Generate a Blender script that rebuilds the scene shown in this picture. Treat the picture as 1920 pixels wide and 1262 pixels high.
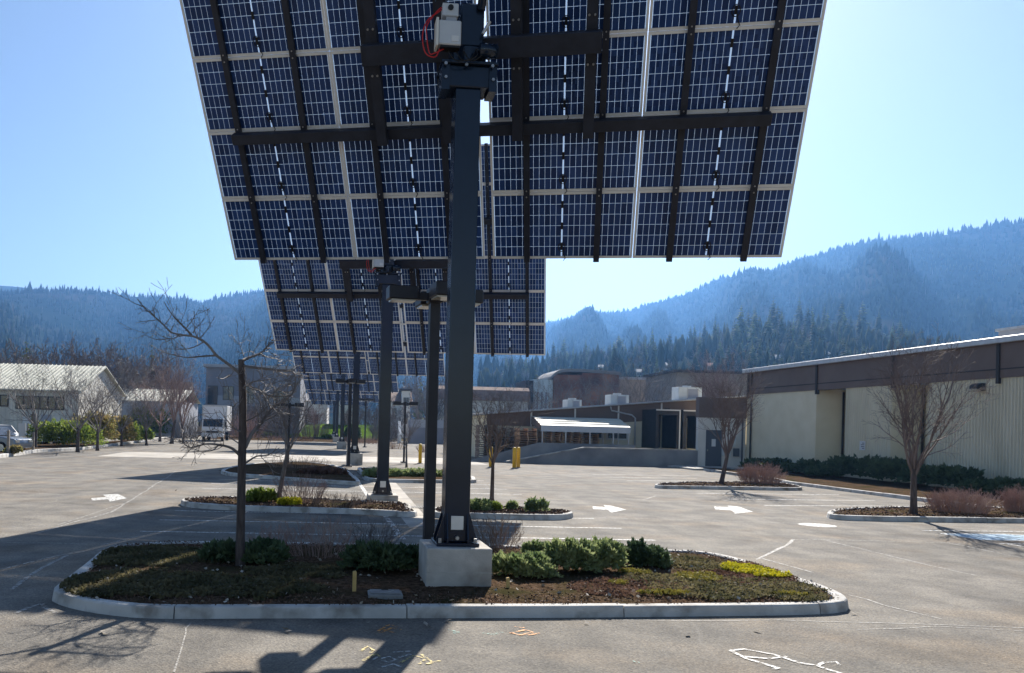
import bpy, bmesh, math, random
import numpy as np
from mathutils import Vector, Matrix

for o in list(bpy.data.objects):
    bpy.data.objects.remove(o)
scene = bpy.context.scene
COL = scene.collection
R = math.radians

# ------------------------------------------------------------------ camera, sky, sun, exposure
F, EYE, ROLL, PX, PY = 1579.0, 2.1, 0.026, 738.0, 797.0      # focal length in photo pixels, eye height, roll, principal point
cam_data = bpy.data.cameras.new('camera')
cam = bpy.data.objects.new('camera', cam_data)
COL.objects.link(cam)
cam_data.sensor_width = 36.0
cam_data.lens = F / 1920 * 36
cam_data.shift_x = (960 - PX) / 1920
cam_data.shift_y = (PY - 631) / 1920
cam_data.clip_end = 12000
cam.matrix_world = Matrix.Translation((0, 0, EYE)) @ Matrix.Rotation(R(90), 4, 'X') @ Matrix.Rotation(ROLL, 4, 'Z')
scene.camera = cam

SUN_AZ, SUN_EL = R(13.8), R(34.5)          # azimuth measured from +Y towards +X
world = bpy.data.worlds.new('World')
scene.world = world
world.use_nodes = True
wn = world.node_tree.nodes
sky_tex = wn.new('ShaderNodeTexSky')
sky_tex.sky_type = 'NISHITA'
sky_tex.sun_disc = False
sky_tex.sun_elevation = SUN_EL
sky_tex.sun_rotation = SUN_AZ
sky_tex.altitude = 1300
sky_tex.air_density = 1.0
sky_tex.dust_density = 1.3
sky_tex.ozone_density = 1.1
wn['Background'].inputs['Strength'].default_value = 0.057
world.node_tree.links.new(sky_tex.outputs[0], wn['Background'].inputs['Color'])

sun_data = bpy.data.lights.new('sun', 'SUN')
sun_data.energy = 5.0
sun_data.angle = R(0.53)
sun_data.color = (1.0, 0.935, 0.85)
sun = bpy.data.objects.new('sun', sun_data)
COL.objects.link(sun)
sdir = Vector((math.sin(SUN_AZ) * math.cos(SUN_EL), math.cos(SUN_AZ) * math.cos(SUN_EL), math.sin(SUN_EL)))
sun.rotation_euler = (-sdir).to_track_quat('-Z', 'Y').to_euler()
sun.location = sdir * 60

scene.view_settings.view_transform = 'Standard'
scene.view_settings.look = 'None'
scene.view_settings.exposure = 1.1
scene.view_settings.gamma = 1.0
scene.view_settings.use_curve_mapping = False
scene.render.engine = 'CYCLES'
try:
    scene.cycles.volume_bounces = 0
    scene.cycles.max_bounces = 6
    scene.cycles.transparent_max_bounces = 8
except Exception:
    pass

# ------------------------------------------------------------------ measuring helpers (photo pixel -> place)
def ray(x, y):
    u = (x - PX) / F
    v = (PY - y) / F
    return u * math.cos(ROLL) - v * math.sin(ROLL), u * math.sin(ROLL) + v * math.cos(ROLL)
def g(x, y, z=0.0):
    U, V = ray(x, y)
    Y = (z - EYE) / V
    return Vector((U * Y, Y, z))
def at(x, y, Y):
    U, V = ray(x, y)
    return Vector((U * Y, Y, EYE + V * Y))
ROW = R(4.9)
E_ = Vector((math.cos(ROW), math.sin(ROW), 0))
D_ = Vector((-math.sin(ROW), math.cos(ROW), 0))
def RD(e, d, z=0.0):
    return E_ * e + D_ * d + Vector((0, 0, z))
def to_rd(p):
    return p.dot(E_), p.dot(D_)

# ------------------------------------------------------------------ object helpers
def link(o, parent=None, M=None):
    COL.objects.link(o)
    if parent is not None:
        o.parent = parent
    if M is not None:
        o.matrix_local = M
    return o
def tag(o, label=None, cat=None, group=None, kind=None):
    if label: o['label'] = label
    if cat: o['category'] = cat
    if group: o['group'] = group
    if kind: o['kind'] = kind
    return o
def thing(name, loc, rz=0.0, label=None, cat=None, group=None, kind=None):
    o = bpy.data.objects.new(name, None)
    o.empty_display_size = 0.2
    COL.objects.link(o)
    o.location = loc
    o.rotation_euler = (0, 0, rz)
    return tag(o, label, cat, group, kind)
def copy_tree(root, loc=None, rz=None, scale=None, label=None, group=None):
    c = root.copy()
    COL.objects.link(c)
    if loc is not None: c.location = loc
    if rz is not None: c.rotation_euler = (0, 0, rz)
    if scale is not None: c.scale = (scale, scale, scale) if not isinstance(scale, tuple) else scale
    if label: c['label'] = label
    if group: c['group'] = group
    for ch in list(root.children):
        d = ch.copy(); COL.objects.link(d); d.parent = c; d.matrix_parent_inverse = ch.matrix_parent_inverse.copy()
        for k in list(ch.children):
            q = k.copy(); COL.objects.link(q); q.parent = d; q.matrix_parent_inverse = k.matrix_parent_inverse.copy()
    return c

class MB:
    def __init__(s):
        s.v = []; s.f = []; s.m = []; s.mi = 0
    def add(s, vs, fs):
        n = len(s.v)
        s.v.extend([tuple(p) for p in vs])
        for f in fs:
            s.f.append(tuple(i + n for i in f)); s.m.append(s.mi)
        return s
    def box(s, c, size, M=None):
        cx, cy, cz = c; a, b, h = size[0] / 2, size[1] / 2, size[2] / 2
        vs = [Vector((cx + i * a, cy + j * b, cz + k * h)) for k in (-1, 1) for j in (-1, 1) for i in (-1, 1)]
        if M is not None: vs = [M @ p for p in vs]
        return s.add(vs, [(0, 2, 3, 1), (4, 5, 7, 6), (0, 1, 5, 4), (2, 6, 7, 3), (0, 4, 6, 2), (1, 3, 7, 5)])
    def span(s, x0, x1, y0, y1, z0, z1, M=None):
        return s.box(((x0 + x1) / 2, (y0 + y1) / 2, (z0 + z1) / 2), (x1 - x0, y1 - y0, z1 - z0), M)
    def tube(s, pts, rad, n=6, cap=True):
        pts = [Vector(p) for p in pts]
        if not hasattr(rad, '__len__'): rad = [rad] * len(pts)
        base = len(s.v); a = None
        for i, p in enumerate(pts):
            t = (pts[min(i + 1, len(pts) - 1)] - pts[max(i - 1, 0)])
            if t.length < 1e-9: t = Vector((0, 0, 1))
            t.normalize()
            if a is None:
                a = t.cross(Vector((0, 0, 1)))
                if a.length < 1e-3: a = t.cross(Vector((1, 0, 0)))
            a = a - t * a.dot(t)
            if a.length < 1e-6: a = t.orthogonal()
            a.normalize(); b = t.cross(a)
            for k in range(n):
                w = 2 * math.pi * k / n
                s.v.append(tuple(p + (a * math.cos(w) + b * math.sin(w)) * rad[i]))
        for i in range(len(pts) - 1):
            for k in range(n):
                p0 = base + i * n + k; p1 = base + i * n + (k + 1) % n
                s.f.append((p0, p1, p1 + n, p0 + n)); s.m.append(s.mi)
        if cap and n > 2:
            s.f.append(tuple(base + k for k in range(n))[::-1]); s.m.append(s.mi)
            e = base + (len(pts) - 1) * n
            s.f.append(tuple(e + k for k in range(n))); s.m.append(s.mi)
        return s
    def prism(s, poly, h0, h1, M=None):           # poly in xy, extruded in z
        n = len(poly)
        vs = [Vector((p[0], p[1], h0)) for p in poly] + [Vector((p[0], p[1], h1)) for p in poly]
        if M is not None: vs = [M @ p for p in vs]
        fs = [tuple(range(n))[::-1], tuple(range(n, 2 * n))]
        for i in range(n):
            j = (i + 1) % n
            fs.append((i, j, j + n, i + n))
        return s.add(vs, fs)
    def mesh(s, name, mats, smooth=False):
        me = bpy.data.meshes.new(name)
        me.from_pydata(s.v, [], s.f)
        for m in (mats if isinstance(mats, (list, tuple)) else [mats]):
            me.materials.append(m)
        if any(s.m): me.polygons.foreach_set('material_index', s.m)
        if smooth: me.polygons.foreach_set('use_smooth', [True] * len(me.polygons))
        me.update()
        return me
    def obj(s, name, mats, parent=None, M=None, smooth=False, bevel=0, seg=1):
        o = bpy.data.objects.new(name, s.mesh(name, mats, smooth))
        link(o, parent, M)
        if bevel:
            b = o.modifiers.new('bevel', 'BEVEL'); b.width = bevel; b.segments = seg; b.limit_method = 'ANGLE'
        return o

def np_mesh(name, verts, faces, mat, mat_idx=None):
    """verts (n,3), faces (m,k) with equal k"""
    verts = np.asarray(verts, dtype=np.float32); faces = np.asarray(faces, dtype=np.int32)
    me = bpy.data.meshes.new(name)
    k = faces.shape[1]
    me.vertices.add(len(verts)); me.vertices.foreach_set('co', verts.ravel())
    me.loops.add(faces.size); me.loops.foreach_set('vertex_index', faces.ravel())
    me.polygons.add(len(faces))
    me.polygons.foreach_set('loop_start', np.arange(0, faces.size, k, dtype=np.int32))
    me.polygons.foreach_set('loop_total', np.full(len(faces), k, dtype=np.int32))
    for m in (mat if isinstance(mat, (list, tuple)) else [mat]):
        me.materials.append(m)
    if mat_idx is not None: me.polygons.foreach_set('material_index', np.asarray(mat_idx, dtype=np.int32))
    me.update(calc_edges=True)
    return me
def np_obj(name, verts, faces, mat, parent=None, M=None, mat_idx=None):
    return link(bpy.data.objects.new(name, np_mesh(name, verts, faces, mat, mat_idx)), parent, M)

# ------------------------------------------------------------------ materials
def mat(name, c1, c2=None, scale=4.0, rough=0.8, bump=0.0, bscale=None, metal=0.0, spec=0.4, detail=5.0, c3=None, s3=1.0, coat=0.0, stretch=None, random_tint=0.0, transl=0.0, lo=0.35, hi=0.65):
    m = bpy.data.materials.new(name); m.use_nodes = True
    nt = m.node_tree; N = nt.nodes; L = nt.links
    p = N['Principled BSDF']
    p.inputs['Roughness'].default_value = rough
    p.inputs['Metallic'].default_value = metal
    p.inputs['Specular IOR Level'].default_value = spec
    if coat: p.inputs['Coat Weight'].default_value = coat; p.inputs['Coat Roughness'].default_value = 0.1
    c2 = c2 or c1
    tc = N.new('ShaderNodeTexCoord')
    src = tc.outputs['Object']
    if stretch:
        mp = N.new('ShaderNodeMapping'); mp.inputs['Scale'].default_value = stretch
        L.new(src, mp.inputs[0]); src = mp.outputs[0]
    nz = N.new('ShaderNodeTexNoise'); nz.inputs['Scale'].default_value = scale; nz.inputs['Detail'].default_value = detail
    L.new(src, nz.inputs['Vector'])
    rp = N.new('ShaderNodeValToRGB')
    rp.color_ramp.elements[0].position = lo; rp.color_ramp.elements[0].color = (*c1, 1)
    rp.color_ramp.elements[1].position = hi; rp.color_ramp.elements[1].color = (*c2, 1)
    L.new(nz.outputs['Fac'], rp.inputs[0])
    col = rp.outputs[0]
    if c3:
        n3 = N.new('ShaderNodeTexNoise'); n3.inputs['Scale'].default_value = s3; n3.inputs['Detail'].default_value = 6
        L.new(src, n3.inputs['Vector'])
        r3 = N.new('ShaderNodeValToRGB'); r3.color_ramp.elements[0].position = 0.48; r3.color_ramp.elements[1].position = 0.68
        L.new(n3.outputs['Fac'], r3.inputs[0])
        mx = N.new('ShaderNodeMix'); mx.data_type = 'RGBA'
        L.new(r3.outputs[0], mx.inputs['Factor']); L.new(col, mx.inputs['A']); mx.inputs['B'].default_value = (*c3, 1)
        col = mx.outputs['Result']
    if random_tint:
        oi = N.new('ShaderNodeObjectInfo'); hs = N.new('ShaderNodeHueSaturation')
        mr = N.new('ShaderNodeMapRange'); mr.inputs['To Min'].default_value = 1 - random_tint; mr.inputs['To Max'].default_value = 1 + random_tint
        L.new(oi.outputs['Random'], mr.inputs['Value']); L.new(mr.outputs[0], hs.inputs['Value']); L.new(col, hs.inputs['Color'])
        col = hs.outputs[0]
    L.new(col, p.inputs['Base Color'])
    if bump:
        bz = N.new('ShaderNodeTexNoise'); bz.inputs['Scale'].default_value = bscale or scale * 6; bz.inputs['Detail'].default_value = 6
        L.new(src, bz.inputs['Vector'])
        bp = N.new('ShaderNodeBump'); bp.inputs['Strength'].default_value = bump; bp.inputs['Distance'].default_value = 0.02
        L.new(bz.outputs['Fac'], bp.inputs['Height']); L.new(bp.outputs[0], p.inputs['Normal'])
    if transl:
        tr = N.new('ShaderNodeBsdfTranslucent'); L.new(col, tr.inputs['Color'])
        ms = N.new('ShaderNodeMixShader'); ms.inputs[0].default_value = transl
        L.new(p.outputs[0], ms.inputs[1]); L.new(tr.outputs[0], ms.inputs[2])
        L.new(ms.outputs[0], N['Material Output'].inputs['Surface'])
    return m

def asphalt_mat():
    m = bpy.data.materials.new('asphalt'); m.use_nodes = True
    nt = m.node_tree; N = nt.nodes; L = nt.links; p = N['Principled BSDF']
    tc = N.new('ShaderNodeTexCoord')
    def noise(sc, det=4, rgh=0.5):
        n = N.new('ShaderNodeTexNoise'); n.inputs['Scale'].default_value = sc; n.inputs['Detail'].default_value = det; n.inputs['Roughness'].default_value = rgh
        L.new(tc.outputs['Object'], n.inputs['Vector']); return n
    def ramp(src, stops):
        r = N.new('ShaderNodeValToRGB'); cr = r.color_ramp
        while len(cr.elements) < len(stops): cr.elements.new(0.5)
        for e, (pos, c) in zip(cr.elements, stops):
            e.position = pos; e.color = (*c, 1)
        L.new(src, r.inputs[0]); return r.outputs[0]
    def mix(fac, a, b, mode='MIX'):
        x = N.new('ShaderNodeMix'); x.data_type = 'RGBA'; x.blend_type = mode
        if isinstance(fac, float): x.inputs['Factor'].default_value = fac
        else: L.new(fac, x.inputs['Factor'])
        for k, s in (('A', a), ('B', b)):
            if isinstance(s, tuple): x.inputs[k].default_value = (*s, 1)
            else: L.new(s, x.inputs[k])
        return x.outputs['Result']
    base = ramp(noise(0.22, 6, 0.6).outputs['Fac'], [(0.3, (0.185, 0.176, 0.16)), (0.52, (0.225, 0.213, 0.194)), (0.72, (0.27, 0.255, 0.228))])
    patch = ramp(noise(1.3, 5).outputs['Fac'], [(0.35, (0.72, 0.72, 0.72)), (0.65, (1.1, 1.08, 1.04))])
    col = mix(1.0, base, patch, 'MULTIPLY')
    warm = ramp(noise(0.55, 4).outputs['Fac'], [(0.5, (1, 1, 1)), (0.7, (1.12, 1.0, 0.88))])
    col = mix(1.0, col, warm, 'MULTIPLY')
    vo = N.new('ShaderNodeTexVoronoi'); vo.inputs['Scale'].default_value = 55; L.new(tc.outputs['Object'], vo.inputs['Vector'])
    grit = ramp(vo.outputs['Color'], [(0.0, (0.52, 0.52, 0.54)), (0.55, (0.95, 0.94, 0.92)), (0.92, (1.25, 1.22, 1.16)), (1.0, (1.9, 1.85, 1.75))])
    col = mix(0.85, col, grit, 'MULTIPLY')
    stain = ramp(noise(0.75, 3, 0.55).outputs['Fac'], [(0.60, (1, 1, 1)), (0.74, (0.74, 0.74, 0.75))])
    col = mix(1.0, col, stain, 'MULTIPLY')
    wv = N.new('ShaderNodeTexNoise'); wv.inputs['Scale'].default_value = 1.0; wv.inputs['Detail'].default_value = 3
    mpt = N.new('ShaderNodeMapping'); mpt.inputs['Scale'].default_value = (1.5, 0.06, 1); mpt.inputs['Rotation'].default_value = (0, 0, -0.0855)
    L.new(tc.outputs['Object'], mpt.inputs[0]); L.new(mpt.outputs[0], wv.inputs['Vector'])
    trk = ramp(wv.outputs['Fac'], [(0.38, (0.86, 0.86, 0.86)), (0.6, (1.06, 1.06, 1.05))])
    col = mix(0.8, col, trk, 'MULTIPLY')
    # fine hairline cracks
    vc = N.new('ShaderNodeTexVoronoi'); vc.feature = 'DISTANCE_TO_EDGE'; vc.inputs['Scale'].default_value = 0.32
    wob = noise(1.7, 5)
    ad = N.new('ShaderNodeMix'); ad.data_type = 'VECTOR'; ad.inputs['Factor'].default_value = 0.22
    L.new(tc.outputs['Object'], ad.inputs['A']); L.new(wob.outputs['Color'], ad.inputs['B']); L.new(ad.outputs['Result'], vc.inputs['Vector'])
    ck = ramp(vc.outputs['Distance'], [(0.0, (1, 1, 1)), (0.006, (0, 0, 0))])
    gate = ramp(noise(0.12, 3).outputs['Fac'], [(0.5, (0, 0, 0)), (0.62, (0.55, 0.55, 0.55))])
    fk = mix(1.0, ck, gate, 'MULTIPLY')
    col = mix(fk, col, (0.27, 0.255, 0.23))
    L.new(col, p.inputs['Base Color'])
    p.inputs['Roughness'].default_value = 0.92; p.inputs['Specular IOR Level'].default_value = 0.15
    bp = N.new('ShaderNodeBump'); bp.inputs['Strength'].default_value = 0.5; bp.inputs['Distance'].default_value = 0.01
    L.new(vo.outputs['Distance'], bp.inputs['Height']); L.new(bp.outputs[0], p.inputs['Normal'])
    return m

def paint_mat(name, c, wear=0.5, scale=9.0):
    """worn road paint: flakes away to let the surface below show"""
    m = bpy.data.materials.new(name); m.use_nodes = True
    nt = m.node_tree; N = nt.nodes; L = nt.links; p = N['Principled BSDF']
    p.inputs['Base Color'].default_value = (*c, 1); p.inputs['Roughness'].default_value = 0.75
    tc = N.new('ShaderNodeTexCoord')
    n = N.new('ShaderNodeTexNoise'); n.inputs['Scale'].default_value = scale; n.inputs['Detail'].default_value = 8; n.inputs['Roughness'].default_value = 0.75
    L.new(tc.outputs['Object'], n.inputs['Vector'])
    r = N.new('ShaderNodeValToRGB'); r.color_ramp.elements[0].position = wear - 0.06; r.color_ramp.elements[1].position = wear + 0.06
    L.new(n.outputs['Fac'], r.inputs[0])
    tr = N.new('ShaderNodeBsdfTransparent'); ms = N.new('ShaderNodeMixShader')
    L.new(r.outputs[0], ms.inputs[0]); L.new(tr.outputs[0], ms.inputs[1]); L.new(p.outputs[0], ms.inputs[2])
    L.new(ms.outputs[0], N['Material Output'].inputs['Surface'])
    return m

def ribbed_mat(name, c1, c2, axis, period, depth, rough=0.7, scale=0.6, metal=0.0):
    m = mat(name, c1, c2, scale=scale, rough=rough, metal=metal, c3=tuple(v * 0.86 for v in c1), s3=0.7, stretch=(1, 1, .35))
    nt = m.node_tree; N = nt.nodes; L = nt.links; p = N['Principled BSDF']
    tc = N.new('ShaderNodeTexCoord'); sp = N.new('ShaderNodeSeparateXYZ'); L.new(tc.outputs['Object'], sp.inputs[0])
    a = N.new('ShaderNodeMath'); a.operation = 'MULTIPLY'; a.inputs[1].default_value = 2 * math.pi / period; L.new(sp.outputs[axis], a.inputs[0])
    s = N.new('ShaderNodeMath'); s.operation = 'SINE'; L.new(a.outputs[0], s.inputs[0])
    q = N.new('ShaderNodeMath'); q.operation = 'SMOOTH_MAX'; q.inputs[1].default_value = 0.1; q.inputs[2].default_value = 0.4; L.new(s.outputs[0], q.inputs[0])
    bp = N.new('ShaderNodeBump'); bp.inputs['Strength'].default_value = 0.9; bp.inputs['Distance'].default_value = depth
    L.new(q.outputs[0], bp.inputs['Height']); L.new(bp.outputs[0], p.inputs['Normal'])
    return m

def cell_mat():
    m = bpy.data.materials.new('solar_cell'); m.use_nodes = True
    nt = m.node_tree; N = nt.nodes; L = nt.links; p = N['Principled BSDF']
    tc = N.new('ShaderNodeTexCoord'); oi = N.new('ShaderNodeObjectInfo')
    sn = N.new('ShaderNodeVectorMath'); sn.operation = 'SNAP'; sn.inputs[1].default_value = (0.0835, 0.167, 5)
    L.new(tc.outputs['Object'], sn.inputs[0])
    ad = N.new('ShaderNodeVectorMath'); ad.operation = 'ADD'; L.new(sn.outputs[0], ad.inputs[0]); L.new(oi.outputs['Location'], ad.inputs[1])
    wh = N.new('ShaderNodeTexWhiteNoise'); L.new(ad.outputs[0], wh.inputs['Vector'])
    r = N.new('ShaderNodeValToRGB'); cr = r.color_ramp
    cr.elements[0].color = (0.014, 0.034, 0.11, 1); cr.elements[1].color = (0.029, 0.067, 0.2, 1)
    L.new(wh.outputs['Value'], r.inputs[0]); L.new(r.outputs[0], p.inputs['Base Color'])
    p.inputs['Roughness'].default_value = 0.25; p.inputs['Specular IOR Level'].default_value = 0.22
    return m

ORD = ['first', 'second', 'third', 'fourth', 'fifth', 'sixth', 'seventh', 'eighth', 'ninth', 'tenth', 'eleventh', 'twelfth', 'thirteenth', 'fourteenth', 'fifteenth', 'sixteenth', 'seventeenth', 'eighteenth']
MAT = {}
MAT['asphalt'] = asphalt_mat()
MAT['concrete'] = mat('concrete', (0.42, 0.40, 0.36), (0.56, 0.53, 0.48), scale=3, rough=0.9, bump=0.35, bscale=60, c3=(0.26, 0.235, 0.2), s3=1.7)
MAT['kerb'] = mat('kerb_concrete', (0.45, 0.44, 0.41), (0.6, 0.585, 0.55), scale=2.2, rough=0.9, bump=0.3, bscale=70, c3=(0.27, 0.25, 0.22), s3=3.3)
MAT['apron'] = mat('apron_concrete', (0.36, 0.33, 0.28), (0.47, 0.43, 0.37), scale=0.5, rough=0.9, bump=0.2, bscale=40, c3=(0.29, 0.265, 0.23), s3=0.9)
MAT['soil'] = mat('bark_mulch', (0.05, 0.034, 0.022), (0.135, 0.09, 0.06), scale=14, rough=0.95, spec=0.0, bump=0.9, bscale=40, c3=(0.05, 0.045, 0.022), s3=1.6)
MAT['earth'] = mat('dry_earth', (0.075, 0.065, 0.04), (0.15, 0.12, 0.08), scale=0.15, rough=0.95, spec=0.0, bump=0.5, bscale=3, c3=(0.05, 0.065, 0.03), s3=0.03)
MAT['lawn'] = mat('lawn_grass', (0.07, 0.12, 0.014), (0.115, 0.175, 0.024), scale=0.8, rough=0.9, spec=0.0, bump=0.4, bscale=25, c3=(0.04, 0.10, 0.01), s3=0.2)
MAT['white_paint'] = paint_mat('white_road_paint', (0.7, 0.69, 0.65), 0.475, 18)
MAT['faded_paint'] = paint_mat('faded_road_paint', (0.62, 0.6, 0.56), 0.5, 6)
MAT['seal'] = paint_mat('crack_filler', (0.32, 0.305, 0.275), 0.46, 14)
MAT['blue_paint'] = paint_mat('blue_road_paint', (0.28, 0.42, 0.52), 0.42, 5)
MAT['orange_chalk'] = paint_mat('orange_survey_paint', (0.75, 0.33, 0.08), 0.5, 22)
MAT['yellow_chalk'] = paint_mat('yellow_survey_paint', (0.72, 0.58, 0.22), 0.5, 22)
MAT['white_chalk'] = paint_mat('white_survey_paint', (0.7, 0.7, 0.66), 0.5, 22)
MAT['teal_chalk'] = paint_mat('green_survey_paint', (0.18, 0.42, 0.38), 0.54, 18)
MAT['black_steel'] = mat('black_painted_steel', (0.005, 0.013, 0.03), (0.008, 0.018, 0.038), scale=2, rough=0.2, spec=0.45, bump=0.03, bscale=30)
MAT['rail_steel'] = mat('dark_rail_steel', (0.014, 0.017, 0.028), (0.022, 0.026, 0.042), scale=5, rough=0.5, spec=0.4)
MAT['bolt'] = mat('zinc_bolt', (0.35, 0.35, 0.36), rough=0.4, metal=0.8)
MAT['aluminium'] = mat('module_frame_aluminium', (0.72, 0.69, 0.66), (0.8, 0.77, 0.74), scale=3, rough=0.5, metal=0.1)
MAT['backsheet'] = mat('clear_backsheet', (0.55, 0.66, 0.8), rough=0.3, transl=0.55)
MAT['cell'] = cell_mat()
MAT['plastic_black'] = mat('black_plastic', (0.01, 0.01, 0.011), rough=0.5)
MAT['grey_box'] = mat('pale_grey_enclosure', (0.5, 0.53, 0.56), (0.56, 0.58, 0.6), rough=0.45)
MAT['red_cable'] = mat('red_cable', (0.5, 0.02, 0.02), rough=0.5)
MAT['bronze'] = mat('bronze_light_paint', (0.018, 0.019, 0.026), (0.028, 0.028, 0.036), rough=0.45)
MAT['lens'] = mat('lamp_lens', (0.5, 0.47, 0.4), rough=0.2)
MAT['bark'] = mat('grey_bark', (0.10, 0.085, 0.075), (0.19, 0.165, 0.15), scale=9, rough=0.9, bump=0.5, bscale=40, stretch=(3, 3, 0.6))
MAT['bark_dark'] = mat('brown_bark', (0.055, 0.043, 0.04), (0.12, 0.095, 0.085), scale=8, rough=0.85, bump=0.5, bscale=40, stretch=(3, 3, 0.6))
MAT['twig_pale'] = mat('pale_twig_bark', (0.2, 0.14, 0.125), (0.3, 0.215, 0.195), scale=2, rough=0.8)
MAT['twig_grey'] = mat('grey_twig_bark', (0.12, 0.105, 0.10), (0.24, 0.215, 0.205), scale=2, rough=0.75)
MAT['twig_red'] = mat('red_twig_bark', (0.28, 0.18, 0.15), (0.42, 0.30, 0.255), scale=1.5, rough=0.8)
MAT['twig_tan'] = mat('tan_twig_bark', (0.23, 0.15, 0.105), (0.34, 0.235, 0.17), scale=2, rough=0.8)
MAT['twig_brown'] = mat('brown_twig_bark', (0.105, 0.078, 0.068), (0.19, 0.145, 0.13), scale=2, rough=0.8)
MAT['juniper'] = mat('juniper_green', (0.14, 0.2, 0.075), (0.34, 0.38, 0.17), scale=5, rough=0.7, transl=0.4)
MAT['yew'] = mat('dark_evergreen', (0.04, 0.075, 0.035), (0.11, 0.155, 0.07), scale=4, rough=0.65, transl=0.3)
MAT['hedge'] = mat('hedge_green', (0.10, 0.17, 0.03), (0.27, 0.31, 0.06), scale=1.6, rough=0.65, transl=0.45)
MAT['hedge_rust'] = mat('olive_rust_leaves', (0.17, 0.18, 0.055), (0.33, 0.24, 0.10), scale=1.2, rough=0.7, transl=0.45)
MAT['cover'] = mat('ground_cover_leaves', (0.07, 0.07, 0.034), (0.17, 0.145, 0.075), scale=3, rough=0.8, transl=0.45)
MAT['cover_brown'] = mat('brown_ground_cover', (0.09, 0.05, 0.037), (0.19, 0.115, 0.08), scale=3, rough=0.9, transl=0.3)
MAT['moss'] = mat('yellow_moss', (0.34, 0.32, 0.02), (0.6, 0.54, 0.03), scale=5, rough=0.85, transl=0.3)
MAT['moss_dull'] = mat('olive_moss', (0.2, 0.18, 0.035), (0.36, 0.3, 0.06), scale=5, rough=0.85, transl=0.2)
MAT['chip'] = mat('bark_chip', (0.05, 0.028, 0.019), (0.19, 0.115, 0.078), scale=6, rough=0.9)
MAT['litter'] = mat('dry_leaf_litter', (0.3, 0.26, 0.21), (0.5, 0.45, 0.38), scale=6, rough=0.9)
MAT['stake'] = mat('fresh_pine_stake', (0.5, 0.34, 0.12), (0.62, 0.44, 0.18), scale=8, rough=0.8)
MAT['lid'] = mat('grey_plastic_lid', (0.2, 0.2, 0.2), (0.28, 0.28, 0.27), scale=6, rough=0.7)
MAT['white_plastic'] = mat('white_cover_plate', (0.72, 0.69, 0.63), (0.78, 0.75, 0.69), scale=8, rough=0.5)
MAT['yellow'] = mat('yellow_bollard_paint', (0.68, 0.40, 0.02), (0.78, 0.48, 0.03), scale=3, rough=0.5)
MAT['stucco'] = mat('cream_block', (0.72, 0.645, 0.46), (0.78, 0.705, 0.52), scale=1.2, rough=0.9, bump=0.35, bscale=30)
MAT['stucco_rib'] = ribbed_mat('cream_fluted_block', (0.7, 0.625, 0.44), (0.78, 0.7, 0.51), 1, 0.16, 0.06, 0.9, 0.9)
MAT['brown_panel'] = mat('brown_metal_fascia', (0.145, 0.10, 0.078), (0.17, 0.12, 0.095), scale=0.8, rough=0.6)
MAT['brown_dark'] = mat('dark_brown_trim', (0.03, 0.023, 0.02), rough=0.55)
MAT['galv'] = mat('galvanised_trim', (0.5, 0.5, 0.5), (0.6, 0.6, 0.6), scale=4, rough=0.4, metal=0.4)
MAT['roof_grey'] = mat('flat_roof_membrane', (0.35, 0.34, 0.33), (0.45, 0.44, 0.42), scale=0.8, rough=0.9)
MAT['offwhite'] = mat('offwhite_siding', (0.68, 0.66, 0.6), (0.76, 0.73, 0.67), scale=0.8, rough=0.8)
MAT['offwhite_rib'] = ribbed_mat('offwhite_ribbed_siding', (0.6, 0.58, 0.52), (0.7, 0.68, 0.6), 0, 0.3, 0.04, 0.6)
MAT['pale_roof'] = mat('pale_green_metal_roof', (0.5, 0.5, 0.42), (0.6, 0.59, 0.5), scale=0.4, rough=0.6, spec=0.2)
MAT['dark_metal'] = mat('dark_dock_metal', (0.018, 0.018, 0.02), (0.035, 0.033, 0.034), scale=2, rough=0.6)
MAT['dock_wall'] = mat('dark_dock_concrete', (0.23, 0.23, 0.235), (0.33, 0.325, 0.315), scale=0.8, rough=0.85, bump=0.3, bscale=25, c3=(0.18, 0.18, 0.185), s3=0.5)
MAT['glass'] = mat('window_glass', (0.02, 0.025, 0.03), (0.03, 0.036, 0.042), rough=0.06, spec=0.8)
MAT['wood'] = mat('pallet_wood', (0.36, 0.2, 0.11), (0.6, 0.38, 0.22), scale=5, rough=0.85, random_tint=0.35)
MAT['wood_grey'] = mat('weathered_pallet_wood', (0.15, 0.125, 0.11), (0.27, 0.225, 0.19), scale=5, rough=0.9, random_tint=0.35)
MAT['hvac'] = mat('hvac_sheet_metal', (0.62, 0.66, 0.66), (0.72, 0.75, 0.74), scale=2, rough=0.45, metal=0.2)
MAT['truck_white'] = mat('truck_white_paint', (0.7, 0.72, 0.74), (0.78, 0.79, 0.8), scale=2, rough=0.35, spec=0.5, coat=0.3)
MAT['tyre'] = mat('tyre_rubber', (0.015, 0.015, 0.015), rough=0.9)
MAT['chrome'] = mat('bright_trim', (0.55, 0.55, 0.56), rough=0.25, metal=0.8)
MAT['car_grey'] = mat('silver_car_paint', (0.22, 0.25, 0.29), rough=0.3, metal=0.5, coat=0.5)
MAT['car_blue'] = mat('pale_blue_car_paint', (0.32, 0.45, 0.56), rough=0.3, coat=0.5)
MAT['grey_wall'] = mat('slate_grey_wall', (0.2, 0.2, 0.235), (0.26, 0.26, 0.295), scale=0.5, rough=0.8)
MAT['grey_wall_lt'] = mat('light_grey_wall', (0.32, 0.335, 0.38), (0.4, 0.415, 0.45), scale=0.5, rough=0.8)
MAT['rust'] = mat('rusted_corrugated', (0.22, 0.085, 0.045), (0.36, 0.15, 0.08), scale=0.5, rough=0.85, c3=(0.08, 0.035, 0.025), s3=0.3)
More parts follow.
